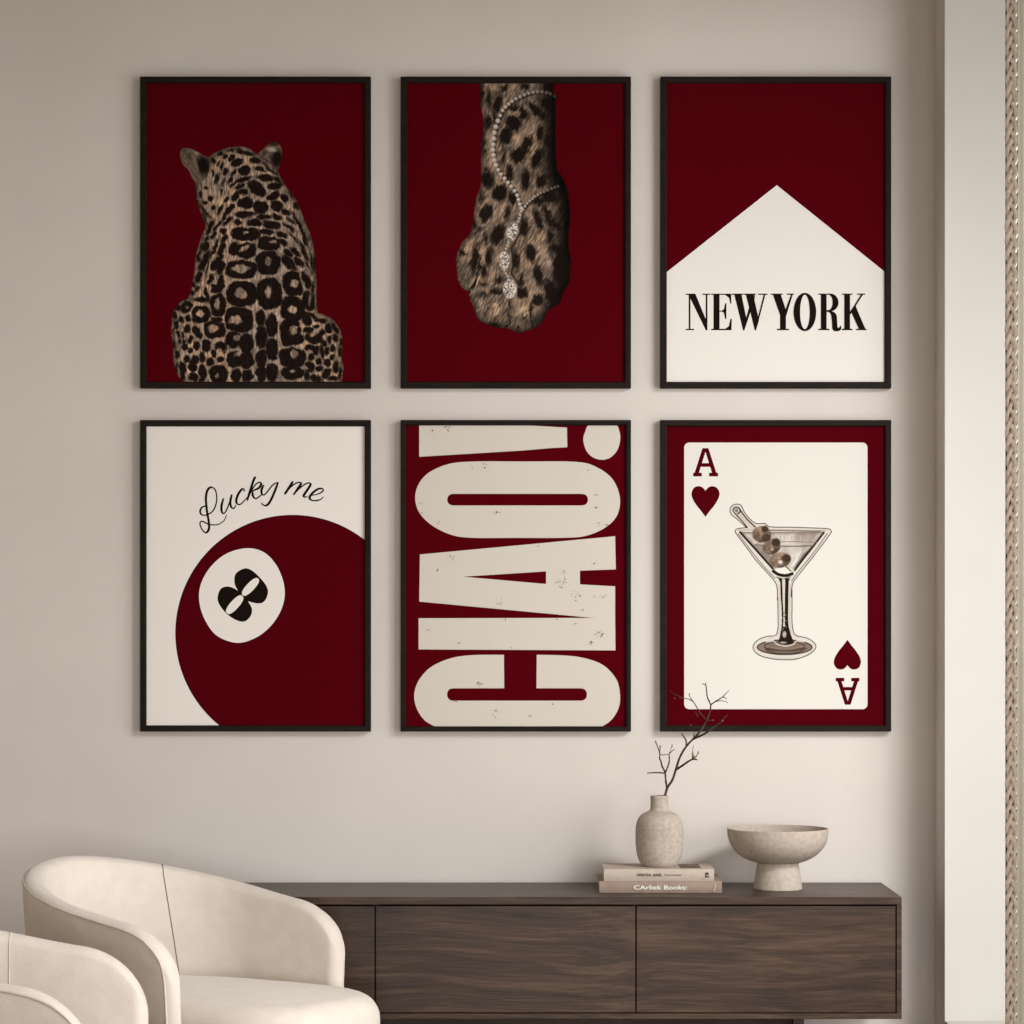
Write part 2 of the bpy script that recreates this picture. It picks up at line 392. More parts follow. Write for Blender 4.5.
# --- poster 1: leopard seen from behind
t, sh = frame(0, 0, 'dark framed poster of a leopard sitting with its back turned on oxblood red')
base(sh, 'red'); sheet = sh.build(t)
A = Art(166, 134, 350, 381.6, 2.2, RED_S)
z1, z2, z3, z4 = zoomT(140, 140, 7.877), zoomT(230, 140, 7.877), zoomT(165, 260, 8.19), zoomT(250, 260, 8.19)
body = [z1(p) for p in [(560, 120), (620, 86), (700, 60), (780, 50), (850, 62), (900, 95)]] + \
    [z2(p) for p in [(240, 125), (300, 165), (350, 210), (385, 260), (405, 305), (450, 375), (510, 455), (550, 540), (590, 640), (630, 730), (660, 850), (672, 960)]] + \
    [z4(p) for p in [(533, 60), (542, 150), (546, 300), (552, 422), (600, 447), (660, 475), (715, 530), (750, 610), (757, 720), (748, 790), (765, 880), (757, 960), (750, 1010), (745, 1090)]] + \
    [z3(p) for p in [(150, 1090), (150, 1010), (128, 978), (90, 920), (68, 820), (62, 700), (52, 560), (62, 450), (85, 390), (130, 342), (195, 302), (220, 210), (240, 100), (250, 0)]] + \
    [z1(p) for p in [(432, 1000), (442, 900), (470, 800), (500, 722), (513, 680), (490, 600), (460, 520), (440, 450), (436, 380), (440, 330), (470, 250), (520, 160)]]
body = catmull(body, 4, True)
jx = A.noise(1.3, seed=1) * .6 + A.noise(4.5, seed=2) * 1.2; jy = A.noise(1.3, seed=3) * .6 + A.noise(4.5, seed=4) * 1.2
XX, YY = A.X + jx, A.Y + jy
bm_, sd = A.poly(body, 1.1, A.X + A.noise(1.0, seed=8) * .5, A.Y)
def fur(A, ang_list, c0, c1, c2, seed=0):
    n1 = A.noise(14, seed=seed + 20, oct=2); n2 = sum(A.noise(1.1, 5.5, ang=a, seed=seed + 30 + i) for i, a in enumerate(ang_list)) / len(ang_list)
    n3 = A.noise(.7, 4.5, ang=ang_list[0], seed=seed + 40)
    f = np.clip(.5 + .75 * n1 + .35 * n2, 0, 1)[..., None]; g = np.clip(.5 + .7 * n2 + .5 * n3, 0, 1)[..., None]
    return (np.array(c0) * (1 - f) + np.array(c1) * f) * (.72 + .5 * g) + np.array(c2) * (.06 * g)
FUR = fur(A, (0, 18, -18), (142 / 255, 125 / 255, 112 / 255), (198 / 255, 163 / 255, 132 / 255), (1, .95, .9))
# lower back is greyer, flank edges turn away
cx_ = 258
grey = np.clip(1 - ((A.X - 266) / 34) ** 2, 0, 1) * np.clip((A.Y - 200) / 60, 0, 1)
g_ = FUR.mean(2, keepdims=True) * np.array((1.0, .89, .82))
FUR = FUR * (1 - .75 * grey[..., None]) + g_ * .75 * grey[..., None]
edge = np.clip(sd / 11, 0, 1); FUR = FUR * .93 * (.50 + .50 * edge ** .7)[..., None]
spots = np.zeros_like(A.X)
HOLES = []
def blob(T, x, y, rx, ry, a=0, hole=None, sc=7.877, power=1., soft=1.25):
    global spots
    px, py = T((x, y)); rx *= 1.09; ry *= 1.09; m = A.ell(px, py, rx / sc, ry / sc, a, soft, XX, YY, 2.7 if hole is not None else 2.2)
    if hole is not None:
        hx, hy = T(hole[:2]); h = A.ell(hx, hy, hole[2] / sc, hole[3] / sc, hole[4] if len(hole) > 4 else 0, 1.3, XX, YY)
        m = m * (1 - .92 * h)
    spots = np.maximum(spots, m * power)
for s_ in [(630, 112, 22, 17, -35), (665, 130, 17, 24, 20), (712, 80, 20, 8, -10), (718, 145, 24, 28, 30), (768, 180, 44, 28, -25), (795, 92, 34, 15, 25), (850, 105, 40, 14, 8),
           (645, 210, 14, 26, 15), (615, 190, 8, 20, 10), (575, 165, 12, 30, -30), (825, 240, 47, 34, -22), (905, 162, 42, 24, 10), (675, 250, 18, 26, 10), (738, 262, 14, 34, 35), (708, 318, 14, 34, 28),
           (655, 330, 9, 32, 12), (605, 310, 12, 38, 15), (578, 260, 12, 24, 0), (815, 310, 70, 17, -15), (735, 345, 30, 12, -45), (790, 362, 38, 17, -25),
           (520, 382, 14, 14), (485, 425, 10, 22, -10), (448, 425, 8, 28, -10), (555, 460, 20, 18), (515, 495, 16, 16), (575, 530, 16, 22), (455, 480, 10, 22, -20),
           (640, 410, 10, 24, 10), (630, 550, 13, 45, 28), (705, 545, 26, 50, 38), (680, 470, 12, 30, 45), (670, 600, 14, 50, 45), (765, 650, 28, 20, 0), (550, 690, 18, 55, 30),
           (690, 640, 16, 45, 55), (610, 680, 15, 60, 35), (660, 715, 22, 26, 20), (580, 755, 18, 28, 20), (530, 780, 14, 28, 25), (665, 775, 20, 34, 25), (520, 845, 25, 36, 25),
           (485, 835, 10, 25, 15), (600, 830, 12, 50, 25), (640, 860, 22, 58, 28), (465, 915, 12, 45, 10), (520, 930, 22, 65, 28), (610, 960, 24, 66, 30), (640, 995, 18, 30, 10), (570, 900, 10, 40, 25), (480, 980, 14, 50, 12)]:
    blob(z1, *s_)
for s_ in [(480, 540, 8, 50, -28), (510, 560, 9, 60, -35), (540, 590, 7, 45, -40), (500, 610, 6, 40, -20), (525, 630, 6, 30, -20)]: blob(z1, *s_, power=.9)
for s_ in [(240, 232, 45, 18, 15), (290, 210, 50, 8, 35), (330, 245, 45, 8, 32), (280, 300, 65, 24, 8), (370, 315, 40, 12, 38), (215, 385, 80, 44, 42), (355, 365, 56, 26, -8),
           (105, 405, 36, 22, 10), (45, 440, 22, 46, 30), (345, 440, 54, 28, -28), (430, 460, 38, 26, 50), (120, 495, 58, 41), (240, 530, 56, 50), (365, 520, 46, 40, 35), (440, 575, 38, 18, 22),
           (120, 585, 70, 26, -4), (270, 605, 58, 20, -3), (370, 607, 40, 22, 10), (190, 650, 56, 28, 5), (60, 650, 30, 18), (330, 668, 68, 28, 10), (285, 720, 52, 23, 5), (410, 745, 42, 20, 25),
           (465, 690, 55, 14, 42), (515, 620, 11, 60, -28), (555, 690, 13, 60, -22), (590, 775, 18, 60, -14), (520, 520, 16, 35, -22), (480, 430, 8, 30, -35), (500, 770, 50, 9, 48), (480, 640, 40, 10, 35),
           (405, 805, 48, 22, 25), (35, 860, 34, 52, 22), (455, 890, 40, 25, 30), (520, 880, 50, 20, 42), (465, 970, 70, 34, 42), (545, 960, 50, 22, 50), (590, 900, 12, 60, -22), (640, 960, 12, 60, -8), (610, 990, 9, 40, -25), (565, 830, 10, 45, -30)]:
    blob(z2, *s_)
blob(z2, 125, 740, 106, 48, 2, (125, 728, 20, 11)); blob(z2, 305, 815, 82, 56, 5, (340, 800, 36, 13, -10)); blob(z2, 130, 870, 76, 58, -8, (112, 852, 42, 13, -30)); blob(z2, 302, 968, 88, 84, 0, (300, 955, 26, 34))
for s_ in [(625, 78, 118, 72, 0, (620, 70, 72, 30)), (628, 280, 116, 96, 0, (622, 275, 52, 42)), (610, 490, 110, 96, 3, (578, 490, 56, 40)), (560, 655, 62, 60, 0, (595, 640, 32, 24)), (668, 680, 55, 76),
           (568, 812, 60, 64, 0, (600, 770, 28, 20)), (672, 815, 52, 66), (582, 945, 44, 48), (677, 945, 44, 48), (455, 60, 28, 56, 20), (375, 155, 20, 45, 20), (452, 195, 30, 76, 12), (410, 240, 34, 24, -20), (405, 210, 30, 14, 0), (415, 30, 26, 50, 35), (315, 30, 16, 60, 8), (350, 60, 9, 80, 12),
           (275, 140, 22, 45, 5), (240, 205, 15, 20), (262, 235, 15, 25, 20), (222, 265, 22, 15, 20), (305, 325, 62, 17, 8), (340, 290, 18, 60, -12), (175, 385, 44, 46, 30, (180, 385, 16, 16)), (105, 385, 22, 28, 35),
           (80, 450, 18, 24), (295, 447, 66, 68, 0, (290, 440, 26, 32)), (435, 370, 64, 88, -6, (430, 360, 22, 48)), (190, 480, 22, 28), (235, 485, 16, 24), (135, 485, 20, 30), (97, 535, 22, 34), (180, 565, 22, 34),
           (68, 585, 11, 28), (110, 610, 13, 26), (150, 620, 13, 28), (250, 570, 32, 34), (277, 615, 25, 30), (210, 650, 22, 32), (405, 570, 82, 66, 0, (395, 562, 40, 30)), (425, 490, 48, 18), (125, 668, 13, 18), (162, 675, 13, 20),
           (75, 695, 13, 30), (260, 705, 25, 32), (170, 712, 25, 24), (212, 745, 20, 24), (340, 700, 38, 50), (455, 710, 48, 40, 0, (438, 745, 20, 18)), (485, 735, 14, 25), (100, 775, 24, 28), (395, 770, 24, 32), (180, 812, 25, 27),
           (250, 820, 25, 35), (305, 795, 22, 42), (365, 838, 33, 32), (455, 815, 30, 26), (145, 880, 28, 50, -15), (225, 872, 28, 50, -20), (95, 880, 12, 38), (310, 915, 36, 55, -10), (440, 932, 70, 66, 0, (430, 945, 13, 20)), (235, 960, 30, 34), (300, 978, 30, 18), (140, 952, 20, 40)]:
    blob(z3, *s_, sc=8.19)
for s_ in [(160, 275, 100, 120, 0, (152, 258, 28, 50)), (350, 198, 72, 100, -16, (362, 192, 34, 36)), (350, 400, 96, 90, 12, (352, 405, 38, 32)), (460, 485, 36, 58, -22), (460, 165, 26, 76, -24), (480, 335, 44, 78, -18, (490, 322, 11, 46)),
           (325, 590, 80, 106, 0, (362, 585, 36, 46)), (400, 580, 24, 30), (395, 645, 46, 40), (345, 800, 102, 76, 0, (365, 768, 30, 34)), (350, 925, 86, 50, 0, (350, 912, 20, 8)), (90, 475, 36, 62), (178, 530, 46, 90), (95, 630, 44, 86),
           (180, 730, 48, 86), (95, 810, 42, 76), (178, 920, 46, 72), (90, 930, 40, 62), (510, 455, 45, 16, 30), (580, 492, 50, 18, 10), (540, 545, 24, 17), (640, 560, 30, 34), (700, 560, 20, 50, -26), (480, 575, 40, 20),
           (525, 640, 74, 38, 12, (515, 612, 34, 14)), (590, 600, 24, 28), (650, 655, 20, 34), (695, 640, 19, 34, -15), (607, 680, 19, 28), (590, 752, 20, 56, -10), (630, 745, 17, 34), (678, 725, 22, 32), (740, 672, 12, 32),
           (735, 750, 14, 34), (505, 728, 54, 38, 18, (490, 752, 24, 18)), (500, 792, 24, 28), (560, 830, 28, 24), (632, 840, 25, 32), (670, 800, 20, 18), (492, 870, 32, 42, -25), (565, 892, 28, 24), (700, 880, 28, 45, 10),
           (625, 930, 32, 48, 15), (742, 925, 18, 50, 12), (465, 940, 24, 40), (520, 965, 30, 24), (565, 972, 22, 28), (680, 972, 40, 16), (530, 30, 12, 60, 0), (515, 240, 10, 50, -5)]:
    blob(z4, *s_, sc=8.19)
DARK = np.array((30, 21, 18)) / 255
pic = FUR * (1 - spots[..., None]) + (DARK * (1 + .25 * A.noise(1.2, 4, seed=77)[..., None])) * spots[..., None]
A.c = A.c * (1 - bm_[..., None]) + pic * bm_[..., None]
# ears
def ear(pts, shade, hl=None):
    pl = catmull(pts, 6, True); mk, d = A.poly(pl, .9)
    base_ = np.array((112, 96, 82)) / 255 * (.7 + .45 * (A.noise(.9, 3, ang=-20, seed=91)[..., None] * .5 + .5))
    col = base_ * np.ones((*A.X.shape, 3))
    for (x, y, rx, ry, a, c, al) in shade:
        e_ = A.ell(x, y, rx, ry, a, min(rx, ry) * .8)[..., None] * al; col = col * (1 - e_) + np.array(c) / 255 * e_
    A.c = A.c * (1 - mk[..., None]) + col * mk[..., None]
ear([z1(p) for p in [(345, 62), (320, 88), (318, 130), (335, 190), (385, 242), (410, 300), (450, 335), (520, 300), (548, 220), (552, 150), (500, 118), (450, 92), (400, 70)]],
    [(*z1((500, 200)), 6.5, 9.5, -12, (24, 17, 14), 1), (*z1((445, 100)), 2.4, 1.6, 20, (150, 134, 116), .8), (*z1((440, 190)), 1.2, 9, -18, (128, 108, 92), .8), (*z1((385, 130)), 2.2, 4.5, -30, (66, 52, 44), .7), (*z1((350, 80)), 2.5, 2.5, 0, (62, 52, 45), .6), (*z1((520, 320)), 4, 3, 0, (96, 80, 68), 1)])
ear([z2(p) for p in [(225, 115), (245, 88), (290, 45), (330, 17), (380, 27), (411, 80), (405, 150), (380, 232), (340, 195), (300, 160)]],
    [(*z2((370, 150)), 5.5, 9, 8, (26, 19, 16), 1), (*z2((340, 30)), 6, 2, 5, (40, 32, 27), .9), (*z2((330, 75)), 4.6, 2.2, 10, (168, 156, 142), .95), (*z2((270, 105)), 2, 3, 40, (60, 50, 43), .8)])
A.mesh('printed_leopard', t, DP)

# --- poster 2: leopard paw with necklace
t, sh = frame(1, 0, 'dark framed poster of a spotted paw hung with a diamond necklace on oxblood red')
base(sh, 'red'); sh.build(t)
A = Art(450, 82.6, 576, 338, 2.2, RED_S)
z5, z6 = zoomT(450, 80, 7.877), zoomT(450, 205, 7.877)
paw = [z5(p) for p in [(236, -60), (230, 30), (236, 100), (240, 200), (262, 300), (262, 400), (246, 500), (245, 600), (246, 700), (244, 830), (218, 900), (198, 985)]] + \
    [z6(p) for p in [(190, 80), (172, 180), (150, 240), (100, 290), (66, 360), (50, 440), (60, 560), (85, 640), (148, 690), (155, 735), (185, 805), (220, 900), (270, 930), (340, 958), (400, 970), (455, 972), (530, 1005), (600, 990), (690, 958), (740, 900), (775, 830), (868, 765), (892, 690), (940, 600), (952, 450), (938, 350), (930, 250), (945, 150), (948, 50)]] + \
    [z5(p) for p in [(938, 960), (918, 850), (888, 770), (846, 710), (834, 600), (830, 450), (830, 300), (830, 150), (808, 60), (800, -60)]]
paw = catmull(paw, 4, True)
jx = A.noise(1.0, 3.5, ang=20, seed=1) * 1.3 + A.noise(5, seed=2) * 1.4; jy = A.noise(1.0, 3.5, ang=20, seed=3) * 2.2 + A.noise(5, seed=4) * 1.4
XX, YY = A.X + jx, A.Y + jy
bm_, sd = A.poly(paw, 1.2, A.X + A.noise(.9, seed=8) * .8, A.Y)
FUR = fur(A, (28, 10, 40), (112 / 255, 97 / 255, 85 / 255), (176 / 255, 146 / 255, 120 / 255), (1, .95, .9), 100)
# form: lit from the left, right side falls into the dark of the picture
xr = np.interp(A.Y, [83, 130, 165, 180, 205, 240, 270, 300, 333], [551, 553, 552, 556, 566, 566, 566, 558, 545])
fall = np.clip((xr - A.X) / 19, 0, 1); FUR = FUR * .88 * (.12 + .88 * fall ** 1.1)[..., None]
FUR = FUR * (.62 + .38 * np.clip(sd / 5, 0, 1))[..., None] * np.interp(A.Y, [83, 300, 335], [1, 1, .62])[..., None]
spots = np.zeros_like(A.X)
for s_ in [(375, 190, 34, 80, 5), (350, 290, 18, 50), (298, 140, 18, 60), (240, 120, 24, 90), (295, 330, 24, 55, -5), (262, 510, 18, 80), (500, 345, 56, 54, 20), (440, 440, 44, 60, 25), (580, 265, 28, 50, -25), (500, 222, 40, 22),
           (670, 230, 72, 28, 42), (720, 275, 22, 40, -20), (760, 180, 36, 45), (600, 50, 30, 24), (710, 425, 28, 56, -5), (770, 480, 25, 42), (540, 595, 52, 58, 40), (600, 520, 36, 75, 20), (685, 622, 38, 66, 25), (465, 720, 30, 60, -5),
           (420, 620, 16, 60, 8), (600, 785, 36, 72, -5), (715, 800, 32, 52), (300, 780, 40, 76, -10), (395, 890, 52, 60, 10), (245, 935, 12, 30, 15), (490, 935, 30, 45), (430, 60, 30, 22, -30), (780, 920, 60, 46), (700, 955, 40, 28), (760, 60, 26, 30)]: blob(z5, *s_, power=.95, soft=3.2)
for s_ in [(285, 65, 44, 62, 15), (197, 155, 17, 28), (215, 210, 54, 13, -28), (450, 65, 20, 42, 10), (375, 232, 44, 72, 25), (280, 270, 17, 40), (588, 180, 26, 76), (695, 120, 30, 80, -15), (770, 90, 28, 90, -20), (790, 245, 28, 46), (840, 170, 55, 22, 30),
           (635, 380, 40, 66, -10), (310, 410, 28, 64, 10), (520, 430, 22, 78, -8), (265, 530, 20, 56), (195, 430, 30, 105, 8), (95, 380, 24, 24), (700, 560, 32, 85, -15), (560, 600, 22, 46), (385, 590, 42, 22, -10), (365, 680, 42, 22), (265, 622, 30, 15, -10),
           (260, 712, 30, 11, -8), (875, 490, 62, 115), (850, 350, 62, 26, 20), (690, 745, 40, 46), (345, 945, 46, 22), (530, 978, 16, 14), (800, 690, 50, 90, -22), (590, 885, 16, 13), (570, 690, 40, 40)]: blob(z6, *s_, power=.92, soft=3.2)
gaps = np.zeros_like(A.X)
def gap(pts, w, a):
    global gaps
    d = A.dist([z6(p) for p in pts], False, XX, YY); gaps = np.maximum(gaps, np.clip((w / 2 - d) / 1.2 + .5, 0, 1) * a)
gap(catmull([(240, 420), (225, 520), (195, 610), (150, 690)], 6), 2.4, .95); gap(catmull([(470, 740), (462, 820), (470, 900), (440, 975)], 6), 1.8, .9)
gap(catmull([(640, 760), (640, 850), (650, 950)], 6), 3.2, .75); gap(catmull([(330, 760), (290, 830), (270, 880)], 6), .9, .7); gap(catmull([(400, 780), (380, 870), (340, 910)], 6), 1.0, .75); gap(catmull([(250, 780), (230, 830)], 6), .8, .6)
gap(catmull([(760, 590), (800, 680), (850, 760)], 6), 2.5, .7); gap([(85, 450), (120, 500)], 1., .5); gap([(90, 560), (140, 590)], 1., .5); gap(catmull([(240, 800), (330, 760), (400, 790)], 6), .8, .6)
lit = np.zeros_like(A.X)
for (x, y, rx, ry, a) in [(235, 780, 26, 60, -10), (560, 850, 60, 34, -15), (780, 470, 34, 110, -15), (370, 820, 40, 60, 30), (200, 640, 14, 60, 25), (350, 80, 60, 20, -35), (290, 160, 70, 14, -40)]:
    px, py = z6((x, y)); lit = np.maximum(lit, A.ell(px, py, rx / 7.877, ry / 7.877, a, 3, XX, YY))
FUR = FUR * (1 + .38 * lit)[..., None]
DK = np.array((24, 18, 15)) / 255
spots = np.maximum(spots, gaps)
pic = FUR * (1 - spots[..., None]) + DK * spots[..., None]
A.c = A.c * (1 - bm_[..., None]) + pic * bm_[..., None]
s1 = [z5(p) for p in [(825, 128), (790, 108), (760, 100), (725, 94), (690, 93), (655, 97), (620, 105), (586, 117), (552, 132), (520, 148), (490, 168), (463, 190), (438, 213), (415, 240), (396, 280), (378, 322), (362, 368), (350, 415), (345, 462), (340, 508), (338, 550), (342, 592), (350, 632), (362, 670), (380, 708), (402, 742), (430, 775), (457, 808), (483, 838), (510, 872), (530, 908), (541, 942), (550, 978), (562, 1010)]]
s2 = [z5(p) for p in [(850, 838), (825, 846), (800, 856), (770, 868), (740, 880), (715, 890), (692, 905), (670, 918), (650, 935), (628, 953), (608, 972), (592, 995), (575, 1020)]]
s3 = [z6(p) for p in [(562, 50), (552, 78), (545, 105), (538, 130), (462, 295), (452, 318), (442, 345), (430, 515), (440, 540), (455, 562), (460, 588)]]
A.stroke([(p[0] + 1.5, p[1] + 1.0) for p in s1], 2.8, DK, .85, 1.2); A.stroke([(p[0] + .8, p[1] + 1.5) for p in s2], 2.4, DK, .85, 1.2)
A.stroke([(p[0] + 2, p[1]) for p in [z6(q) for q in [(560, 60), (545, 200), (500, 290), (470, 340), (480, 450), (470, 540), (520, 620)]]], 2.0, DK, .7, 1.2)
def gem(x, y, r, c=1.):
    A.put(A.ell(x, y, r, r, 0, .5), np.array((186, 172, 158)) / 255 * c); A.put(A.ell(x - r * .15, y - r * .15, r * .62, r * .62, 0, .7), np.array((240, 230, 218)) / 255 * c)
for i, p in enumerate(s1): gem(*p, 2.6 if 14 < i < 24 else (2.1 if i >= 24 else 1.9), np.interp(i, [0, 2, 5, 12, 33], [.25, .42, .66, .84, .86]))
for i, p in enumerate(s2): gem(*p, 1.5, np.interp(i, [0, 6, 12], [.35, .66, .82]))
for p in s3: gem(*p, 1.4, .82)
for (x, y, rx, ry, a) in [(490, 208, 46, 76, 12), (428, 440, 43, 76, 0), (472, 662, 55, 76, 0)]:
    px, py = z6((x, y)); rx /= 7.877; ry /= 7.877
    e_ = A.ell(px, py, rx, ry, a, .6); A.put(e_, np.array((172, 160, 148)) / 255)
    inn = A.ell(px, py, rx * .92, ry * .94, a, .8); fac = .9 * A.noise(1.3, seed=int(x)) + .7 * A.noise(.7, seed=int(y))
    A.put(inn * np.clip(-fac * 1.3, 0, 1), np.array((70, 60, 53)) / 255, .8); A.put(inn * np.clip(fac * 1.6, 0, 1), np.array((246, 238, 228)) / 255, .95)
for (x, y) in ((578, 293), (598, 288), (479, 351)): pass
A.mesh('printed_paw', t, DP)

# --- poster 3: NEW YORK
t, sh = frame(2, 0, 'dark framed poster with a white peak and the words NEW YORK')
base(sh, 'red'); x0, y0, x1, y1 = sh.rect
sh.fill([[(x0, y1), (x1, y1), (x1, 272.5), (776.8, 185.2), (x0, 272.5)]], 'paper')
Z = zoomT(675, 280, 5.12)
def R_(a, b_, c, d): return [(a, b_), (c, b_), (c, d), (a, d)]
def el(cx, cy, rx, ry, a0=0, a1=360, n=40): return [(cx + rx * math.cos(math.radians(a0 + (a1 - a0) * i / n)), cy + ry * math.sin(math.radians(a0 + (a1 - a0) * i / n))) for i in range(n if a1 - a0 == 360 else n + 1)]
G = [[R_(70, 72, 79, 256)], [R_(55, 250, 98, 257)], [R_(55, 70, 104, 76)], [[(66, 70), (104, 70), (163, 214), (163, 258), (158, 258), (76, 90)]], [R_(157, 72, 166, 257)], [R_(140, 70, 180, 76)],
     [R_(197, 70, 228, 257)], [R_(185, 70, 288, 76)], [R_(185, 250, 290, 257)], [[(255, 75), (288, 72), (288, 121), (283, 121), (277, 92)]], [[(255, 251), (275, 238), (284, 199), (291, 199), (289, 255)]], [R_(226, 157, 252, 162)],
     [[(263, 119), (263, 200), (257, 200), (250, 168), (240, 162), (240, 156), (250, 151), (257, 119)]],
     [R_(290, 70, 350, 76)], [R_(352, 70, 412, 76)], [R_(425, 70, 474, 76)], [[(303, 72), (340, 72), (367, 205), (354, 258), (349, 258)]], [[(347, 258), (355, 258), (389, 155), (382, 130)]], [[(362, 72), (400, 72), (430, 208), (414, 258), (409, 258)]],
     [[(407, 258), (415, 258), (463, 74), (454, 74)]], [[(398, 130), (404, 74), (410, 74), (402, 140)]],
     [R_(490, 70, 552, 76)], [[(500, 72), (541, 72), (570, 160), (568, 190), (538, 180)]], [R_(538, 160, 568, 256)], [R_(522, 250, 583, 257)], [[(560, 168), (594, 74), (603, 74), (568, 188)]], [R_(573, 70, 609, 76)],
     [el(665, 164, 58, 98), el(665, 164, 25, 88)],
     [R_(747, 70, 776, 257)], [R_(735, 250, 790, 257)], [R_(735, 70, 778, 76)],
     [[(774, 70)] + el(794, 115, 43, 45.5, -90, 90, 24) + [(774, 161), (774, 155)] + el(786, 115, 21, 39, 90, -90, 24) + [(774, 76)]],
     [catmull([(776, 155), (805, 160), (826, 178), (830, 212), (832, 240), (839, 246), (845, 236), (851, 236), (849, 254), (836, 262), (818, 262), (806, 250), (803, 205), (795, 170), (776, 162)], 3, True)],
     [R_(867, 70, 896, 257)], [R_(855, 70, 908, 76)], [R_(855, 250, 908, 257)], [[(892, 185), (892, 170), (953, 74), (963, 74)]], [R_(932, 70, 973, 76)], [[(900, 160), (922, 128), (975, 252), (942, 252)]], [R_(928, 250, 980, 257)]]
for loops in G: sh.fill([[Z(p) for p in l] for l in loops], 'black')
sh.build(t)

# --- poster 4: Lucky me
t, sh = frame(0, 1, 'dark framed poster of a red number eight ball under handwritten Lucky me', 6.2)
base(sh, 'paper3')
sh.ell(292.6, 633.2, 117.3, 118.3, 'black', n=160, clip=True); sh.ell(292.6, 633.2, 116.6, 117.6, 'red', n=160, clip=True)
Z = zoomT(190, 540, 9.305)
wh = catmull([(85, 560), (105, 400), (200, 240), (350, 122), (540, 76), (700, 122), (820, 262), (880, 450), (860, 620), (765, 785), (620, 905), (440, 957), (250, 890), (135, 735)], 8, True)
cxy = (482, 516)
sh.fill([[Z((cxy[0] + (p[0] - cxy[0]) * 1.012, cxy[1] + (p[1] - cxy[1]) * 1.012)) for p in wh]], 'black'); sh.fill([[Z(p) for p in wh]], 'paper3')
e8 = catmull([(448, 474), (415, 405), (425, 315), (505, 265), (575, 283), (650, 350), (712, 430), (725, 495), (692, 570), (630, 590), (540, 570)], 8) + catmull([(540, 570), (576, 640), (565, 705), (520, 752), (470, 758), (400, 730), (330, 675), (270, 595), (257, 530), (285, 455), (345, 433), (400, 445), (448, 474)], 8)[1:-1]
def blunt(cx, cy, rx, ry, ang, n=48):
    a = math.radians(ang); ca, sa = math.cos(a), math.sin(a); o = []
    for i in range(n):
        q = 2 * math.pi * i / n; x, y = math.cos(q), math.sin(q); x = rx * math.copysign(abs(x) ** .84, x); y = ry * math.copysign(abs(y) ** .84, y); o.append((cx + x * ca - y * sa, cy + x * sa + y * ca))
    return o
h1 = blunt(563, 436, 106, 38, -46.5); h2 = blunt(416, 601, 108, 41, -48)
sh.fill([[Z(p) for p in e8], [Z(p) for p in h1], [Z(p) for p in h2]], 'black')
Z = zoomT(185, 465, 6.4)
wf = lambda dx, dy, t_: (1.35 + 1.15 * max(0, dy * .85 - dx * .35)) * (0.65 + .35 * min(1, 6 * t_, 6 * (1 - t_)))
for st in [[(132, 262), (108, 272), (97, 298), (110, 320), (148, 316), (185, 285), (203, 225), (196, 165), (170, 142), (145, 160), (134, 210), (140, 290), (153, 370), (152, 412), (135, 433), (115, 420), (98, 388), (98, 365), (115, 362), (155, 380), (205, 382), (248, 358), (266, 318)],
           [(247, 213), (235, 255), (234, 292), (246, 311), (262, 296), (284, 242), (300, 188)], [(300, 188), (290, 235), (296, 268), (312, 278), (326, 256)],
           [(376, 172), (380, 157), (365, 155), (342, 185), (328, 225), (336, 250), (360, 248), (400, 205)],
           [(452, 74), (440, 96), (422, 150), (398, 228)], [(414, 190), (440, 140), (470, 112), (488, 120), (474, 146), (432, 166)], [(432, 166), (436, 200), (456, 215), (492, 188)],
           [(504, 128), (490, 160), (494, 188), (514, 186), (562, 128), (596, 110)], [(596, 110), (576, 165), (548, 228), (524, 258), (500, 255), (488, 240)],
           [(692, 104), (668, 142), (638, 188)], [(640, 186), (680, 138), (722, 112), (742, 118), (726, 146), (694, 192)], [(696, 190), (742, 142), (784, 116), (804, 124), (780, 165), (760, 196), (768, 206), (784, 200)],
           [(802, 196), (850, 186), (882, 168), (880, 152), (852, 154), (818, 178), (798, 206), (808, 224), (838, 228), (868, 220), (886, 204)]]:
    sh.ribbon(st, wf, 'black', Z)
sh.build(t)

# --- poster 5: CIAO!
t, sh = frame(1, 1, 'dark framed poster with CIAO! in huge sideways stone letters on red', 5.2)
base(sh, 'red'); Z = zoomT(390, 410, 3.0115)
def slot_end(cx, cy, rx, ry, a0, a1): return [(cx + rx * math.copysign(abs(math.cos(math.radians(a0 + (a1 - a0) * i / 16))) ** .85, math.cos(math.radians(a0 + (a1 - a0) * i / 16))), cy + ry * math.copysign(abs(math.sin(math.radians(a0 + (a1 - a0) * i / 16))) ** .85, math.sin(math.radians(a0 + (a1 - a0) * i / 16)))) for i in range(17)]
C_ = catmull([(343, 737), (250, 738), (185, 747), (125, 773), (88, 812), (73, 855), (80, 898), (105, 935), (140, 955.5)], 6) + catmull([(635, 955.5), (668, 932), (690, 893), (692, 850), (680, 808), (640, 767), (580, 746), (520, 739), (442, 737)], 6) + [ (441, 838)] + slot_end(573, 856.7, 20, 18.5, -90, 90) + slot_end(192, 856.7, 20, 18.5, 90, 270) + [(344, 838)]
A_ = [(90, 435), (678, 380), (680, 480), (572, 484), (572, 525), (678, 531), (678, 628), (600, 625), (88, 577)]
O_ = catmull([(76, 270), (84, 228), (115, 190), (175, 163), (250, 155), (400, 155), (560, 156), (622, 172), (670, 208), (692, 262), (685, 315), (650, 353), (590, 379), (520, 385), (380, 385), (250, 385), (188, 377), (130, 350), (90, 312)], 5, True)
Oh = slot_end(575, 270, 21, 17.5, -90, 90) + slot_end(194, 270, 21.5, 17.5, 90, 270)
EX = [(88, 40), (400, 40), (400, 45), (533, 53), (534, 112), (480, 115), (400, 122), (88, 141)]
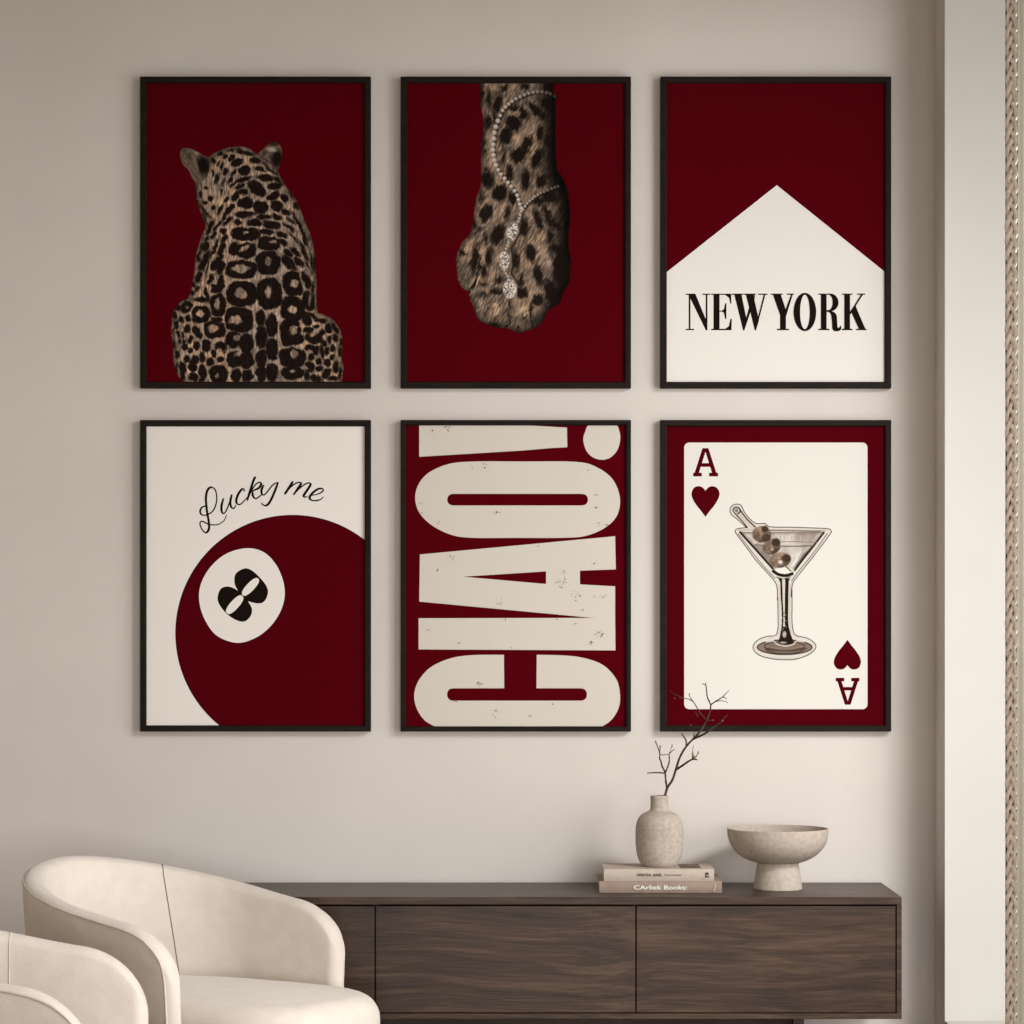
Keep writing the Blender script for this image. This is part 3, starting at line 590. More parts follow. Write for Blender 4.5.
DT = catmull([(600, 44), (640, 40), (680, 44), (691, 65), (693, 92), (684, 122), (664, 143), (640, 150), (612, 143), (591, 122), (582, 90), (588, 65)], 5, True)
for loops in ([C_], [[(86, 627), (600, 626), (678, 626), (679, 724), (86, 721)]], [A_, [(220, 502), (470, 486), (470, 524)]], [O_, Oh], [EX], [DT]):
    if loops[0] is EX or loops[0] is DT: sh.fill([[Z(p) for p in l] for l in loops], 'stone', clip=True)
    else: sh.fill([[Z(p) for p in l] for l in loops], 'stone')
clusters = [(175, 55, 12, 8), (180, 450, 16, 8), (143, 483, 5, 3), (325, 578, 14, 8), (515, 520, 22, 14), (560, 560, 20, 8), (645, 560, 10, 6), (630, 670, 16, 12), (605, 700, 8, 8), (285, 168, 8, 4), (560, 188, 4, 2), (598, 180, 3, 2), (620, 255, 4, 2), (622, 293, 3, 2), (630, 345, 6, 5), (655, 346, 4, 4), (95, 280, 4, 2), (97, 312, 4, 2), (270, 825, 12, 8), (195, 880, 8, 4), (315, 915, 16, 6), (420, 920, 6, 3), (490, 885, 3, 2), (348, 632, 6, 4), (205, 700, 5, 2), (363, 715, 3, 2), (325, 310, 6, 4), (617, 460, 5, 4), (445, 410, 3, 2), (130, 60, 4, 2), (500, 632, 4, 2), (615, 560, 4, 3), (577, 602, 4, 2), (523, 488, 5, 6), (245, 170, 6, 3), (150, 340, 6, 3), (115, 660, 6, 3), (560, 640, 8, 3)]
for (x, y, r, n) in clusters:
    for i in range(n):
        a = random.uniform(0, 6.28); d = r * math.sqrt(random.random()); px, py = x + d * math.cos(a), y + d * math.sin(a) * .9; q = random.uniform(1.0, 2.6)
        sh.fill([[Z((px + q * random.uniform(.5, 1.2) * math.cos(k * 1.047 + .3), py + q * random.uniform(.4, 1.) * math.sin(k * 1.047 + .3))) for k in range(6)]], 'black')
sh.build(t)

# --- poster 6: ace of hearts with a cocktail glass
t, sh = frame(2, 1, 'dark framed poster of an ace of hearts card with a martini glass')
base(sh, 'red2'); Z = zoomT(650, 410, 3.0115)
def rrect(x0, y0, x1, y1, r, n=8):
    o = []
    for (cx, cy, a) in ((x1 - r, y0 + r, -90), (x1 - r, y1 - r, 0), (x0 + r, y1 - r, 90), (x0 + r, y0 + r, 180)):
        o += [(cx + r * math.cos(math.radians(a + 90 * i / n)), cy + r * math.sin(math.radians(a + 90 * i / n))) for i in range(n + 1)]
    return o
sh.fill([[Z(p) for p in rrect(103, 98, 655, 901, 15)]], 'paper2')
Ag = [[[(158, 115), (176, 115), (200, 190), (187, 190), (181, 171), (153, 171), (147, 190), (134, 190)], [(156.5, 160), (177.5, 160), (167, 126)]], [R_(130, 189, 156, 200)], [R_(178, 189, 205, 200)]]
Ht = catmull([(167, 243), (158, 233), (146, 229.5), (133, 234), (125.5, 248), (127, 264), (138, 284), (153, 303), (167, 322)], 6) + catmull([(167, 322), (181, 303), (196, 284), (207, 264), (209, 248), (201, 234), (188, 229.5), (176, 233), (167, 243)], 6)[1:-1]
for l in Ag: sh.fill([[Z(p) for p in q] for q in l], 'red2')
sh.fill([[Z(p) for p in Ht]], 'red2')
rot = lambda p, c0, c1, k: (c1[0] - (p[0] - c0[0]) * k, c1[1] - (p[1] - c0[1]) * k)
for l in Ag: sh.fill([[Z(rot(p, (167.5, 157.5), (595, 847), .95)) for p in q] for q in l], 'red2')
sh.fill([[Z(rot(p, (167, 276), (594.5, 736.5), .97)) for p in Ht]], 'red2')
sh.build(t)
PAP = np.array((221, 218, 211)) / 255
A = Art(728, 501, 834, 662.5, 3.2, PAP); z7, z8 = zoomT(720, 495, 8.533), zoomT(740, 580, 11.378)
BK = np.array((34, 26, 22)) / 255; GR = np.array((128, 112, 102)) / 255; LG = np.array((196, 186, 176)) / 255
def S7(pts, w, c=BK, a=1., n=6, T=z7, soft=.45): A.stroke([T(p) for p in catmull(pts, n)], w, c, a, soft)
# sticker outline
outl = [z7(p) for p in catmull([(225, 278), (150, 288), (130, 308), (145, 340), (250, 480), (300, 550), (400, 660), (468, 740), (488, 800), (490, 896)], 5)] + [z8(p) for p in catmull([(430, 200), (432, 400), (430, 560), (400, 630), (320, 640), (215, 675), (152, 745), (165, 810), (240, 865), (380, 900), (520, 908), (640, 900), (790, 845), (862, 770), (840, 710), (760, 660), (650, 635), (610, 590), (592, 480), (592, 300), (592, 100)], 5)] + \
    [z7(p) for p in catmull([(606, 870), (612, 800), (625, 745), (665, 690), (800, 520), (935, 340), (947, 308), (920, 288), (780, 281), (600, 275), (430, 272), (380, 243), (310, 243), (260, 210), (210, 150), (180, 90), (140, 78), (100, 95), (85, 130), (100, 170), (150, 210), (225, 278)], 5)]
inm, _ = A.poly(outl, .6); A.put(inm, np.array((209, 203, 195)) / 255)
# bowl tint
bowl = [z7(p) for p in [(170, 315), (890, 318), (800, 440), (640, 640), (600, 690), (500, 690), (470, 650), (300, 450)]]
bmk, bsd = A.poly(bowl, .8); sh_ = A.noise(6, 10, ang=35, seed=5, oct=2)
A.put(bmk * np.clip(.40 + .5 * sh_, 0, 1), GR, .85)
A.put(bmk * np.clip(1 - bsd / 3.2, 0, 1), GR * .8, .55)
A.put(A.poly([z7(p) for p in [(300, 430), (480, 430), (420, 560), (400, 560)]], 3)[0], GR * .8, .5)
A.put(A.poly([z7(p) for p in [(800, 435), (720, 500), (650, 600), (640, 635)]], 3)[0], BK, .7)
for i in range(16):
    x = 430 + i * 24; S7([(x, 335 + 8 * (i % 3)), (x + 14 * ((i % 4) - 1.5), 385)], .5, GR, .55)
S7([(600, 480), (580, 560), (610, 620)], .6, LG); S7([(690, 480), (640, 570), (610, 610)], .9, np.array((236, 230, 220)) / 255, .9)
A.stroke(outl + outl[:1], .75, BK, .95, .45)
S7([(165, 318), (300, 322), (600, 320), (890, 316)], .9, GR); S7([(160, 300), (400, 296), (650, 300), (900, 302)], .7, GR, .8); S7([(430, 303), (600, 306), (860, 312)], .9, BK, .55)
S7([(172, 318), (240, 395), (300, 460), (380, 550), (450, 628)], 2.0, BK); S7([(885, 322), (800, 432), (710, 545), (640, 640)], 1.9, BK)
S7([(155, 330), (280, 495), (370, 605), (470, 712)], .8, GR * .8, 1); S7([(915, 330), (800, 490), (660, 665), (612, 735)], .8, GR * .8, 1); S7([(180, 300), (300, 440)], .4, GR, .6)
S7([(300, 425), (560, 438), (810, 432)], 1.0, GR * .75); S7([(430, 402), (650, 398), (825, 405)], .8, GR); S7([(300, 425), (350, 405), (430, 400)], .6, GR)
A.put(A.ell(*z7((545, 645)), 9.5, 3.4, 0, 1), np.array((226, 220, 210)) / 255); S7([(455, 650), (500, 678), (560, 688), (615, 672)], 3.0, BK); S7([(480, 700), (540, 714), (600, 698)], .8, BK, .8)
# pick
S7([(140, 132), (200, 195), (290, 280)], 4.6, LG); S7([(120, 150), (190, 225), (235, 280)], 1.1, BK); S7([(165, 118), (230, 205), (300, 272)], 1.2, BK)
S7([(112, 140), (115, 115), (140, 104), (168, 118), (170, 145), (150, 160)], 1.2, BK); A.put(A.ell(*z7((140, 132)), 1.8, 1.8), GR)
S7([(550, 600), (605, 648)], 1.0, BK)
# olives
for (x, y, rx, ry, a, c, pim) in [(440, 440, 78, 66, -20, (112, 95, 82), (478, 405, 36, 36)), (355, 335, 82, 70, 0, (122, 104, 89), (385, 290, 30, 26)), (512, 555, 96, 66, -10, (128, 109, 94), (568, 540, 38, 34))]:
    px, py = z7((x, y)); k = 8.533; e_ = A.ell(px, py, rx / k, ry / k, a, .7)
    sh2 = np.clip(.5 + .45 * A.noise(3, seed=int(x)) + .2 * A.noise(.8, seed=int(y)) - (A.Y - py) / (ry / k) * .28 - (A.X - px) / (rx / k) * .1, 0, 1.2)
    A.c = A.c * (1 - e_[..., None]) + (np.array(c) / 255 * (.62 + .62 * sh2[..., None])) * e_[..., None]
    qx, qy = z7(pim[:2]); A.put(A.ell(qx, qy, pim[2] / k, pim[3] / k, 30, 1.2), np.array((58, 44, 36)) / 255, .9)
A.put(A.ell(*z7((395, 365)), 4.5, 3.6, 0, 1.5), np.array((64, 50, 42)) / 255, .8); A.put(A.ell(*z7((515, 572)), 2.2, 1.9, 0, 1), np.array((214, 204, 194)) / 255, .9); A.put(A.ell(*z7((445, 462)), 1.6, 1.8, 0, 1), np.array((190, 160, 140)) / 255, .8)
# stem and foot
A.put(A.poly([z7(p) for p in [(497, 712), (598, 712), (580, 745), (578, 900), (520, 900), (515, 745)]], .8)[0], BK); 
S7([(545, 745), (548, 800), (545, 900)], 3.0, LG, .95)
PK = np.array((196, 182, 172)) / 255
S7([(440, 60), (452, 200), (450, 480), (440, 610), (330, 665)], 1.3, PK, .9, T=z8); S7([(600, 20), (572, 100), (570, 480), (590, 600), (660, 660)], 1.3, PK, .9, T=z8)
S7([(495, 0), (505, 200), (510, 420)], 3.3, np.array((206, 196, 186)) / 255, .95, T=z8); S7([(468, 0), (472, 150), (485, 400), (478, 560), (455, 690)], 1.6, BK, T=z8); S7([(535, 0), (530, 250), (530, 480), (550, 600), (590, 700)], 3.4, BK, T=z8)
A.put(A.ell(*z8((505, 770)), 355 / 11.378, 136 / 11.378, 0, .8) * 0 + A.ell(*z8((508, 765)), 27.6, 7.6, 0, .8), np.array((128, 112, 100)) / 255)
for yy, al in ((745, .5), (785, .6), (800, .7), (815, .8), (828, .9)): S7([(250 + (yy - 740) * .6, yy - 18), (400, yy + 6), (510, yy + 10), (620, yy + 6), (765 - (yy - 740) * .6, yy - 18)], .45, BK, al, T=z8)
for (y, rx, ry, w, c, al) in [(765, 310, 84, 1.0, BK, .9), (762, 270, 66, .6, GR, .9), (755, 230, 52, .9, BK, .7), (748, 180, 40, .5, GR, .8)]:
    A.stroke([z8(p) for p in el(508, y, rx, ry)] + [z8((508 + rx, y))], w, c, al)
S7([(290, 790), (400, 830), (520, 840), (660, 822), (760, 775)], 1.5, np.array((78, 62, 54)) / 255, .8, T=z8); S7([(330, 770), (450, 800), (560, 804), (680, 775)], 1.0, np.array((90, 74, 64)) / 255, .8, T=z8)
S7([(300, 700), (380, 690)], 1.6, np.array((214, 206, 196)) / 255, .9, T=z8); S7([(650, 690), (730, 700)], 1.5, np.array((214, 206, 196)) / 255, .9, T=z8)
A.put(A.poly([z8(p) for p in catmull([(455, 640), (480, 540), (550, 540), (580, 640), (605, 715), (520, 735), (440, 720)], 5, True)], .8)[0], BK)
A.put(A.ell(*z8((505, 620)), 2., 3.2, 0, 1.), LG, .85); A.put(A.ell(*z8((490, 712)), 3.6, 1., 0, .8), LG, .8)
for i in range(26): A.put(A.ell(*z8((500 + 22 * math.sin(i * 2.3), 380 + i * 9)), .7, .6, 0, .6), LG if i % 2 else BK, .6)
S7([(390, 700), (430, 735), (520, 752), (600, 735), (640, 695)], .9, np.array((220, 212, 202)) / 255, T=z8)
S7([(190, 830), (300, 880), (520, 890), (700, 880), (830, 800)], .4, GR, .6, T=z8)
A.mesh('printed_cocktail', t, DP)

# ------------------------------------------------------------------ sideboard
SD = 7.0; SX0, SX1 = -.978, .9455; ST, SB = .4956, .1994; yF = SD - CAM_D; yBk = -.012
sb = tag(empty('sideboard', ((SX0 + SX1) / 2, (yF + yBk) / 2, 0)), 'long low dark walnut sideboard standing against the wall under the posters', 'sideboard')
tk = .0185
mb = MB(); mb.box(SX0, SX1, yF, yBk, ST - tk, ST); mb.build('top_panel', M['walnut'], sb, bevel=.0012)
mb = MB(); mb.box(SX0, SX1, yF, yBk, SB, SB + .0135); mb.build('bottom_panel', M['walnut'], sb, bevel=.0012)
for a, b_ in ((SX0, SX0 + .0125), (SX1 - .0125, SX1)):
    mb = MB(); mb.box(a, b_, yF, yBk, SB + .0136, ST - tk - .0001); mb.build('side_panel', M['walnut'], sb, bevel=.001)
mb = MB(); mb.box(SX0 + .0126, SX1 - .0126, yBk - .008, yBk, SB + .0136, ST - tk - .0001); mb.build('back_panel', M['walnut_dark'], sb)
k = SD / F; cuts = [SX0 + .0125, (375 - 512) * k, (636 - 512) * k, SX1 - .0125]; g = .0016
for i in range(3):
    mb = MB(); mb.box(cuts[i] + g, cuts[i + 1] - g, yF + .004, yF + .022, SB + .0135 + .0018, ST - tk - .004)
    mb.build('door', M['walnut'], sb, bevel=.0012)
for a in cuts[1:3]:
    mb = MB(); mb.box(a - .008, a + .008, yF + .024, yBk - .009, SB + .0136, ST - tk - .0001); mb.build('divider', M['walnut_dark'], sb)
mb = MB(); mb.box(-.72, .689, yF + .10, yBk - .06, 0, SB - .0002); mb.build('plinth', M['walnut_dark'], sb)
for a in (-.747, .6895):
    mb = MB(); mb.box(a, a + .0265, yF + .075, yBk - .05, 0, SB - .0002); mb.build('leg_panel', M['walnut'], sb, bevel=.001)

# ------------------------------------------------------------------ books
_tc = {}
def text_mesh(txt, h, x, z, y, mi, mb, bold=0.0, width=None, space=1.0):
    cu = bpy.data.curves.new('t', 'FONT'); cu.body = txt; cu.size = 1; cu.space_character = space; cu.offset = bold
    o = bpy.data.objects.new('t', cu); COL.objects.link(o)
    dg = bpy.context.evaluated_depsgraph_get(); me = bpy.data.meshes.new_from_object(o.evaluated_get(dg))
    vs = [v.co.copy() for v in me.vertices]; fs = [tuple(p.vertices) for p in me.polygons]
    bpy.data.objects.remove(o); bpy.data.curves.remove(cu)
    x0 = min(v.x for v in vs); x1 = max(v.x for v in vs); kx = (width / (x1 - x0)) if width else h
    mb.add([(x + (v.x - x0) * kx, y, z + v.y * h) for v in vs], fs, mi); bpy.data.meshes.remove(me)

def book(x0, x1, y0, y1, z0, z1, cover, label):
    t = tag(empty('book', ((x0 + x1) / 2, (y0 + y1) / 2, z0)), label, 'book', 'books stacked on the sideboard')
    c = .0025; mb = MB()
    mb.box(x0, x1, y0, y1, z0, z0 + c); mb.box(x0, x1, y0, y1, z1 - c, z1)
    # rounded spine facing the room
    n = 8; vs = []
    for x in (x0, x1):
        for i in range(n + 1):
            a = math.pi * (i / n) ; q = math.sin(a)
            vs.append((x, y0 - .003 * q, z0 + (z1 - z0) * i / n))
        for i in range(n, -1, -1): vs.append((x, y0 + c - .0015 * math.sin(math.pi * i / n), z0 + c * .98 + (z1 - z0 - 2 * c * .98) * i / n))
    m_ = 2 * (n + 1); fs = [(j, (j + 1) % m_, m_ + (j + 1) % m_, m_ + j) for j in range(m_)] + [tuple(range(m_)), tuple(range(2 * m_ - 1, m_ - 1, -1))]
    mb.add(vs, fs); mb.build('cover', cover, t)
    mb = MB(); mb.box(x0 + .004, x1 - .004, y0 + c, y1 - .004, z0 + c + .0001, z1 - c - .0001); mb.build('page_block', M['pages'], t)
    return t
BD = 7.10; yb0 = BD - CAM_D; kb = BD / F
lowx = ((599.4 - 512) * kb, (722 - 512) * kb); zb0 = ST + .0003; zb1 = zb0 + .0288
t = book(lowx[0], lowx[1], yb0 + .003, yb0 + .217, zb0, zb1, M['book_taupe'], 'taupe book with white spine title, lower of two on the sideboard')
mb = MB(); text_mesh('CArliek Books:', .0145, (634 - 512) * kb, zb0 + .0088, yb0 - .0006, 0, mb, .012, (687 - 634) * kb)
tag(mb.build('spine_title', M['inkwhite'], t), 'white lettering')
mb = MB(); q0 = (714.5 - 512) * kb
mb.tube([(q0, yb0 + .0004, zb0 + .024), (q0 + .0022, yb0 - .0002, zb0 + .022), (q0 + .0015, yb0 - .0005, zb0 + .012), (q0 - .0012, yb0 - .0002, zb0 + .007), (q0 - .002, yb0 + .0002, zb0 + .005), (q0 + .001, yb0 + .0006, zb0 + .004)], .0006, 6)
tag(mb.build('publisher_mark', M['inkwhite'], t), 'pale curled mark')
upx = ((604 - 512) * kb, (714.3 - 512) * kb); zc0 = zb1 + .0003; zc1 = zc0 + .0292
t = book(upx[0], upx[1], yb0 + .006, yb0 + .17, zc0, zc1, M['book_light'], 'pale book with dark spine print, upper of two under the vase')
mb = MB(); text_mesh('GREICHL ARIEL', .0088, (636.5 - 512) * kb, zc0 + .0120, yb0 + .0026, 0, mb, .03, (662.5 - 636.5) * kb); text_mesh('Ton\u2022ommon', .0065, (664 - 512) * kb, zc0 + .0130, yb0 + .0026, 0, mb, .015, (681.5 - 664) * kb)
tag(mb.build('spine_title', M['inkdark'], t), 'dark brown lettering')
mb = MB(); a = (705.3 - 512) * kb; mb.box(a, a + .0085, yb0 + .0026, yb0 + .0030, zc0 + .009, zc0 + .021); mb.box(a + .003, a + .0075, yb0 + .0024, yb0 + .0029, zc0 + .0125, zc0 + .0155, 1)
tag(mb.build('publisher_mark', [M['inkdark'], M['book_light']], t), 'small dark square mark')
mb = MB(); mb.box((681 - 512) * kb, (702 - 512) * kb, yb0 + .03, yb0 + .15, zc1, zc1 + .0002); tag(mb.build('cover_picture', M['photo_dark'], t), 'dark picture on the front cover')

# ------------------------------------------------------------------ vase and branch
VD = 7.19; vx = (659.4 - 512) * VD / F; vy = VD - CAM_D; vz = zc1 + .0004
t = tag(empty('vase', (vx, vy, vz)), 'matte beige stoneware bottle vase standing on the two books', 'vase')
prof = catmull([(.0001, .0005), (.036, 0), (.043, .002), (.0500, .012), (.0562, .030), (.0592, .052), (.0598, .078), (.0590, .097), (.0550, .114), (.0470, .126), (.0360, .1335), (.0268, .1375), (.0232, .1415), (.0224, .148), (.0223, .162), (.0226, .1725), (.0216, .1755), (.0196, .1750), (.0188, .170), (.0188, .150), (.024, .140), (.045, .118), (.054, .090), (.050, .03), (.03, .006), (.0001, .005)], 5)
mb = MB(); mb.lathe([(max(r, .0001), z) for r, z in prof], 72, (vx, vy, vz)); mb.build('body', M['ceramic'], t, smooth=True)
ZB = zoomT(640, 675, 8.19)
def B3(p, dy=0.): x, y = ZB(p); return P(x, y, VD + dy)
br = tag(empty('branch', (vx, vy, vz + .0056)), 'bare dry twig branch standing in the beige vase', 'branch')
mb = MB()
def twig(pts, r0, r1, dys=None):
    n = len(pts); dys = dys or [0] * n
    p3 = [tuple(B3(p, dys[i])) for i, p in enumerate(pts)]
    p3 = catmull(p3, 5); m_ = len(p3); s_ = VD / F
    mb.tube(p3, [(r0 + (r1 - r0) * i / (m_ - 1)) * 1.55 * s_ * (1 + .10 * math.sin(i * 1.7)) for i in range(m_)], 7)
# main stem runs down into the vase
root = [(vx - .004, vy + .002, vz + .0085), (vx + .004, vy, vz + .10), (vx + .0115, vy, vz + .160)]
stem = [tuple(p) for p in root] + [tuple(B3(p)) for p in [(206, 985), (226, 920), (265, 860), (295, 770), (320, 690), (355, 620), (400, 560), (440, 520)]]
st3 = catmull(stem, 5); mb.tube(st3, [(1.45 - .5 * i / (len(st3) - 1)) * VD / F for i in range(len(st3))], 8)
twig([(440, 520), (490, 500), (540, 475), (600, 430), (660, 385), (680, 360), (714, 330)], .85, .28, [0, -.01, -.02, -.03, -.035, -.04, -.045])
twig([(430, 530), (480, 475), (520, 420), (545, 370), (570, 310), (580, 245)], .75, .45, [0, .01, .015, .02, .02, .02])
twig([(580, 245), (565, 210), (552, 180), (545, 130), (541, 88), (530, 78), (505, 72)], .5, .25, [.02] * 7); twig([(541, 88), (537, 60)], .35, .22, [.02] * 2)
twig([(582, 242), (620, 215), (670, 185), (700, 155), (730, 125)], .45, .2, [.02, .015, .01, .005, 0]); twig([(600, 225), (650, 212), (700, 216), (720, 230)], .3, .18, [.015] * 4); twig([(680, 180), (705, 192)], .25, .25, [.01] * 2)
twig([(545, 372), (510, 330), (475, 280), (440, 225), (415, 190), (405, 165), (410, 150)], .42, .2, [.02, .025, .03, .03, .03, .03, .03]); twig([(470, 275), (440, 225), (400, 200), (350, 190), (315, 190)], .3, .18, [.03] * 5)
twig([(350, 188), (300, 165), (270, 150), (248, 125)], .22, .14, [.03] * 4); twig([(545, 378), (575, 372), (604, 370)], .28, .2, [.02] * 3); twig([(475, 345), (462, 318), (450, 300)], .25, .15, [.025] * 3); twig([(510, 330), (475, 310)], .22, .14, [.025] * 2)
twig([(378, 580), (378, 540), (358, 505), (338, 478)], .6, .35, [0, .005, .01, .015]); twig([(440, 520), (442, 490), (446, 470)], .4, .2)
twig([(298, 772), (350, 740), (400, 705), (435, 690), (468, 694)], .85, .45, [0, -.01, -.02, -.025, -.03])
twig([(222, 925), (212, 870), (208, 810)], .75, .55); twig([(208, 805), (160, 800), (110, 800), (70, 802), (58, 806)], .55, .3, [0, -.01, -.015, -.02, -.02])
twig([(208, 800), (180, 745), (172, 710), (160, 680), (162, 640), (145, 590), (125, 538)], .6, .28, [0, .01, .012, .015, .02, .022, .025]); twig([(208, 798), (230, 745), (240, 700), (238, 645)], .55, .38, [0, -.005, -.01, -.01])
twig([(238, 645), (260, 625), (285, 606)], .4, .2, [-.01, -.012, -.015]); twig([(240, 640), (252, 610), (262, 570)], .22, .15, [-.01] * 3); twig([(165, 650), (190, 656), (230, 648)], .28, .2, [.015, .008, -.005]); twig([(160, 640), (165, 600), (166, 575)], .3, .15, [.02] * 3)
twig([(430, 690), (428, 640), (438, 575)], .4, .15, [-.025] * 3); twig([(450, 685), (468, 655), (478, 628)], .35, .2, [-.028] * 3); twig([(155, 685), (180, 720)], .3, .2, [.012] * 2)
mb.build('twigs', M['bark'], br, smooth=True)
for (x, y, rx, ry, dy) in [(263, 580, .8, 2.0, -.01), (433, 655, 1.2, 3.4, -.025), (446, 672, 1.8, 1.7, -.027), (478, 634, .8, 1.6, -.028), (166, 588, .9, 1.8, .02), (676, 370, .8, 1.5, -.038), (130, 550, .7, 1.5, .025), (80, 803, 1.2, .7, -.02), (600, 370, .7, .6, .02), (705, 195, .7, .7, .01), (283, 190, .6, .6, .03), (403, 158, .7, 1.2, .03), (538, 84, 1.0, .7, .02), (415, 410, .5, .8, .02)]:
    c = B3((x, y), dy); s_ = VD / F; mb = MB()
    prof = [(rx * s_ * math.sin(math.pi * i / 8) * (1 - .25 * i / 8), ry * s_ * -math.cos(math.pi * i / 8)) for i in range(9)]
    mb.lathe([(max(r, 1e-5), z) for r, z in prof], 10, tuple(c)); mb.build('bud', M['bud'], br, smooth=True)

# ------------------------------------------------------------------ bowl
BWD = 7.197; bx = (777.8 - 512) * BWD / F; by = BWD - CAM_D; bz = ST + .0003
t = tag(empty('pedestal_bowl', (bx, by, bz)), 'wide grey clay footed bowl on the right end of the sideboard', 'bowl')
foot = catmull([(.0001, .003), (.05, .003), (.0575, 0), (.0605, .0015), (.0603, .008), (.0575, .030), (.0540, .050), (.0515, .062), (.0512, .0668), (.03, .0672), (.0001, .0672)], 4)
mb = MB(); mb.lathe([(max(r, .0001), z) for r, z in foot], 72, (bx, by, bz)); mb.build('foot', M['bowlclay'], t, smooth=True)
bp = catmull([(.0001, .0673), (.045, .0673), (.058, .0680), (.076, .0745), (.0945, .0850), (.1090, .0985), (.1190, .1140), (.1245, .1310), (.1262, .1480), (.1258, .1517), (.1238, .1522), (.1222, .1500), (.1190, .1350), (.1110, .1160), (.096, .099), (.075, .087), (.045, .080), (.0001, .079)], 5)
mb = MB(); mb.lathe([(max(r, .0001), z) for r, z in bp], 96, (bx, by, bz)); mb.build('bowl', M['bowlclay'], t, smooth=True)

# ------------------------------------------------------------------ armchairs
def armchair(cx, D, rz, label, seam_deg, seam_mat):
    t = tag(empty('armchair', (cx, D - CAM_D, 0), rz), label, 'armchair', 'cream tub armchairs')
    Rm, a, w0, zb = .303, .250, .0255, .11; half = a + math.pi * Rm / 2; L_ = 2 * half
    def path(s):      # arc length from far arm end; returns point, outward normal
        if s < a: return Vector((a - s, Rm, 0)), Vector((0, 1, 0))
        if s > L_ - a: return Vector((s - (L_ - a), -Rm, 0)), Vector((0, -1, 0))
        th = math.pi / 2 + (s - a) / Rm; n = Vector((math.cos(th), math.sin(th), 0)); return n * Rm, n
    er = .13
    def hh(s):
        u = abs(s - half) / half; h = .620 - .118 * (smooth(u * .92 + .02)) ** .95
        d = min(s, L_ - s)
        if d < er: h -= er - math.sqrt(max(0, er * er - (er - d) ** 2))
        return h
    ends = [.0255 * (1 - math.cos(math.pi / 2 * i / 7)) for i in range(8)]
    ss = ends + [.0255 + (L_ - .051) * i / 110 for i in range(1, 110)] + [L_ - e_ for e_ in reversed(ends)]
    extra = [.0255 + .004 * i for i in range(1, 14)]; ss = sorted(set(ss + extra + [L_ - e_ for e_ in extra]))
    NZ, NT = 10, 10; vs = []; nv = 2 * NZ + NT + 1; info = []
    for s in ss:
        c, n = path(s); h = hh(s); d = min(s, L_ - s); w = w0 if d >= w0 else math.sqrt(max(0, w0 * w0 - (w0 - d) ** 2)); w = max(w, .0005)
        def pt(side, z, c=c, n=n):
            fl = .030 * (z - zb) / .5 - .016
            return c + n * (side + fl) + Vector((0, 0, z))
        row = []; wt = w * .72
        for i in range(NZ): row.append(pt(w, zb + (h - wt - zb) * i / NZ))
        for i in range(NT + 1):
            an = math.pi * i / NT; row.append(pt(w * math.cos(an), h - wt + wt * math.sin(an)))
        for i in range(NZ - 1, -1, -1): row.append(pt(-w, zb + (h - wt - zb) * i / NZ))
        vs += row; info.append((s, c, n, h, w, pt))
    k = len(ss); fs = [(i * nv + j, (i + 1) * nv + j, (i + 1) * nv + (j + 1) % nv, i * nv + (j + 1) % nv) for i in range(k - 1) for j in range(nv)]
    fs += [tuple(range(nv)), tuple((k - 1) * nv + j for j in range(nv - 1, -1, -1))]
    mb = MB(); mb.add(vs, fs); shell = mb.build('backrest_shell', M['fabric'], t, smooth=True, off=(0, 0, 0))
    # piping along the outer top edge, running down the arm fronts
    def col_(inf):
        s_, c, n, h, w, pt = inf; return [pt(w + .0008, .13 + (h - .72 * w - .135) * q / 10) for q in range(11)]
    i0 = next(i for i, q in enumerate(info) if q[0] > .0142); i1 = len(info) - 1 - i0
    pp = col_(info[i0]) + [pt(w * math.cos(.45) + .0008, h - w * .72 + w * .72 * math.sin(.45)) for (s, c, n, h, w, pt) in info[i0:i1 + 1]] + col_(info[i1])[::-1]
    for _ in range(8): pp = pp[:1] + [(pp[q - 1] + pp[q] * 2 + pp[q + 1]) / 4 for q in range(1, len(pp) - 1)] + pp[-1:]
    s0, c0, n0, h0, w_, pt0 = info[4]; s9, c9, n9, h9, w9, pt9 = info[-5]
    mb = MB(); mb.tube(pp, .0028, 6); mb.build('piping', M['piping'], t, smooth=True, off=(0, 0, 0))
    # upholstery seam on the inside
    mb = MB()
    for sg in (1,):
        th = math.radians(seam_deg); s = half - sg * (Rm * (math.pi - th)) if th >= math.pi / 2 else half - sg * half
        lean = .045 if seam_deg > 100 else 0; c, n = path(s + lean); h = hh(s + lean); w = w0
        def pt(side, z): return c + n * (side + .030 * (z - zb) / .5 - .016) + Vector((0, 0, z))
        def low(q):
            c2, n2 = path(s + lean * q / 12); z = .30 + (h - w * .72 - .30) * q / 12
            return c2 + n2 * (-w - .0002 + .030 * (z - zb) / .5 - .016) + Vector((0, 0, z))
        line = [low(q) for q in range(13)] + [pt(w * math.cos(an), h - w * .72 + w * .72 * math.sin(an) + .0002) for an in (math.pi * q / 8 for q in range(7, 2, -1))]
        mb.tube(line, .0012, 6)
    mb.build('seam', seam_mat, t, smooth=True, off=(0, 0, 0))
    # seat cushion: rounded block that runs out past the arms
    mb = MB(); n = 72; rings = []
    x0, hx, hy, zt, zl = .110, .370, .258, .352, .155
    def ring(inset, z):
        r = []
        for i in range(n):
            an = 2 * math.pi * i / n; e_ = 3.2 if math.cos(an) > 0 else 2.5
            cs, sn = math.cos(an), math.sin(an); q = (abs(cs) ** e_ + abs(sn) ** e_) ** (-1 / e_)
            r.append((x0 + (hx - inset) * q * cs, (hy - inset * .9) * q * sn, z))
        return r
    rr = .055
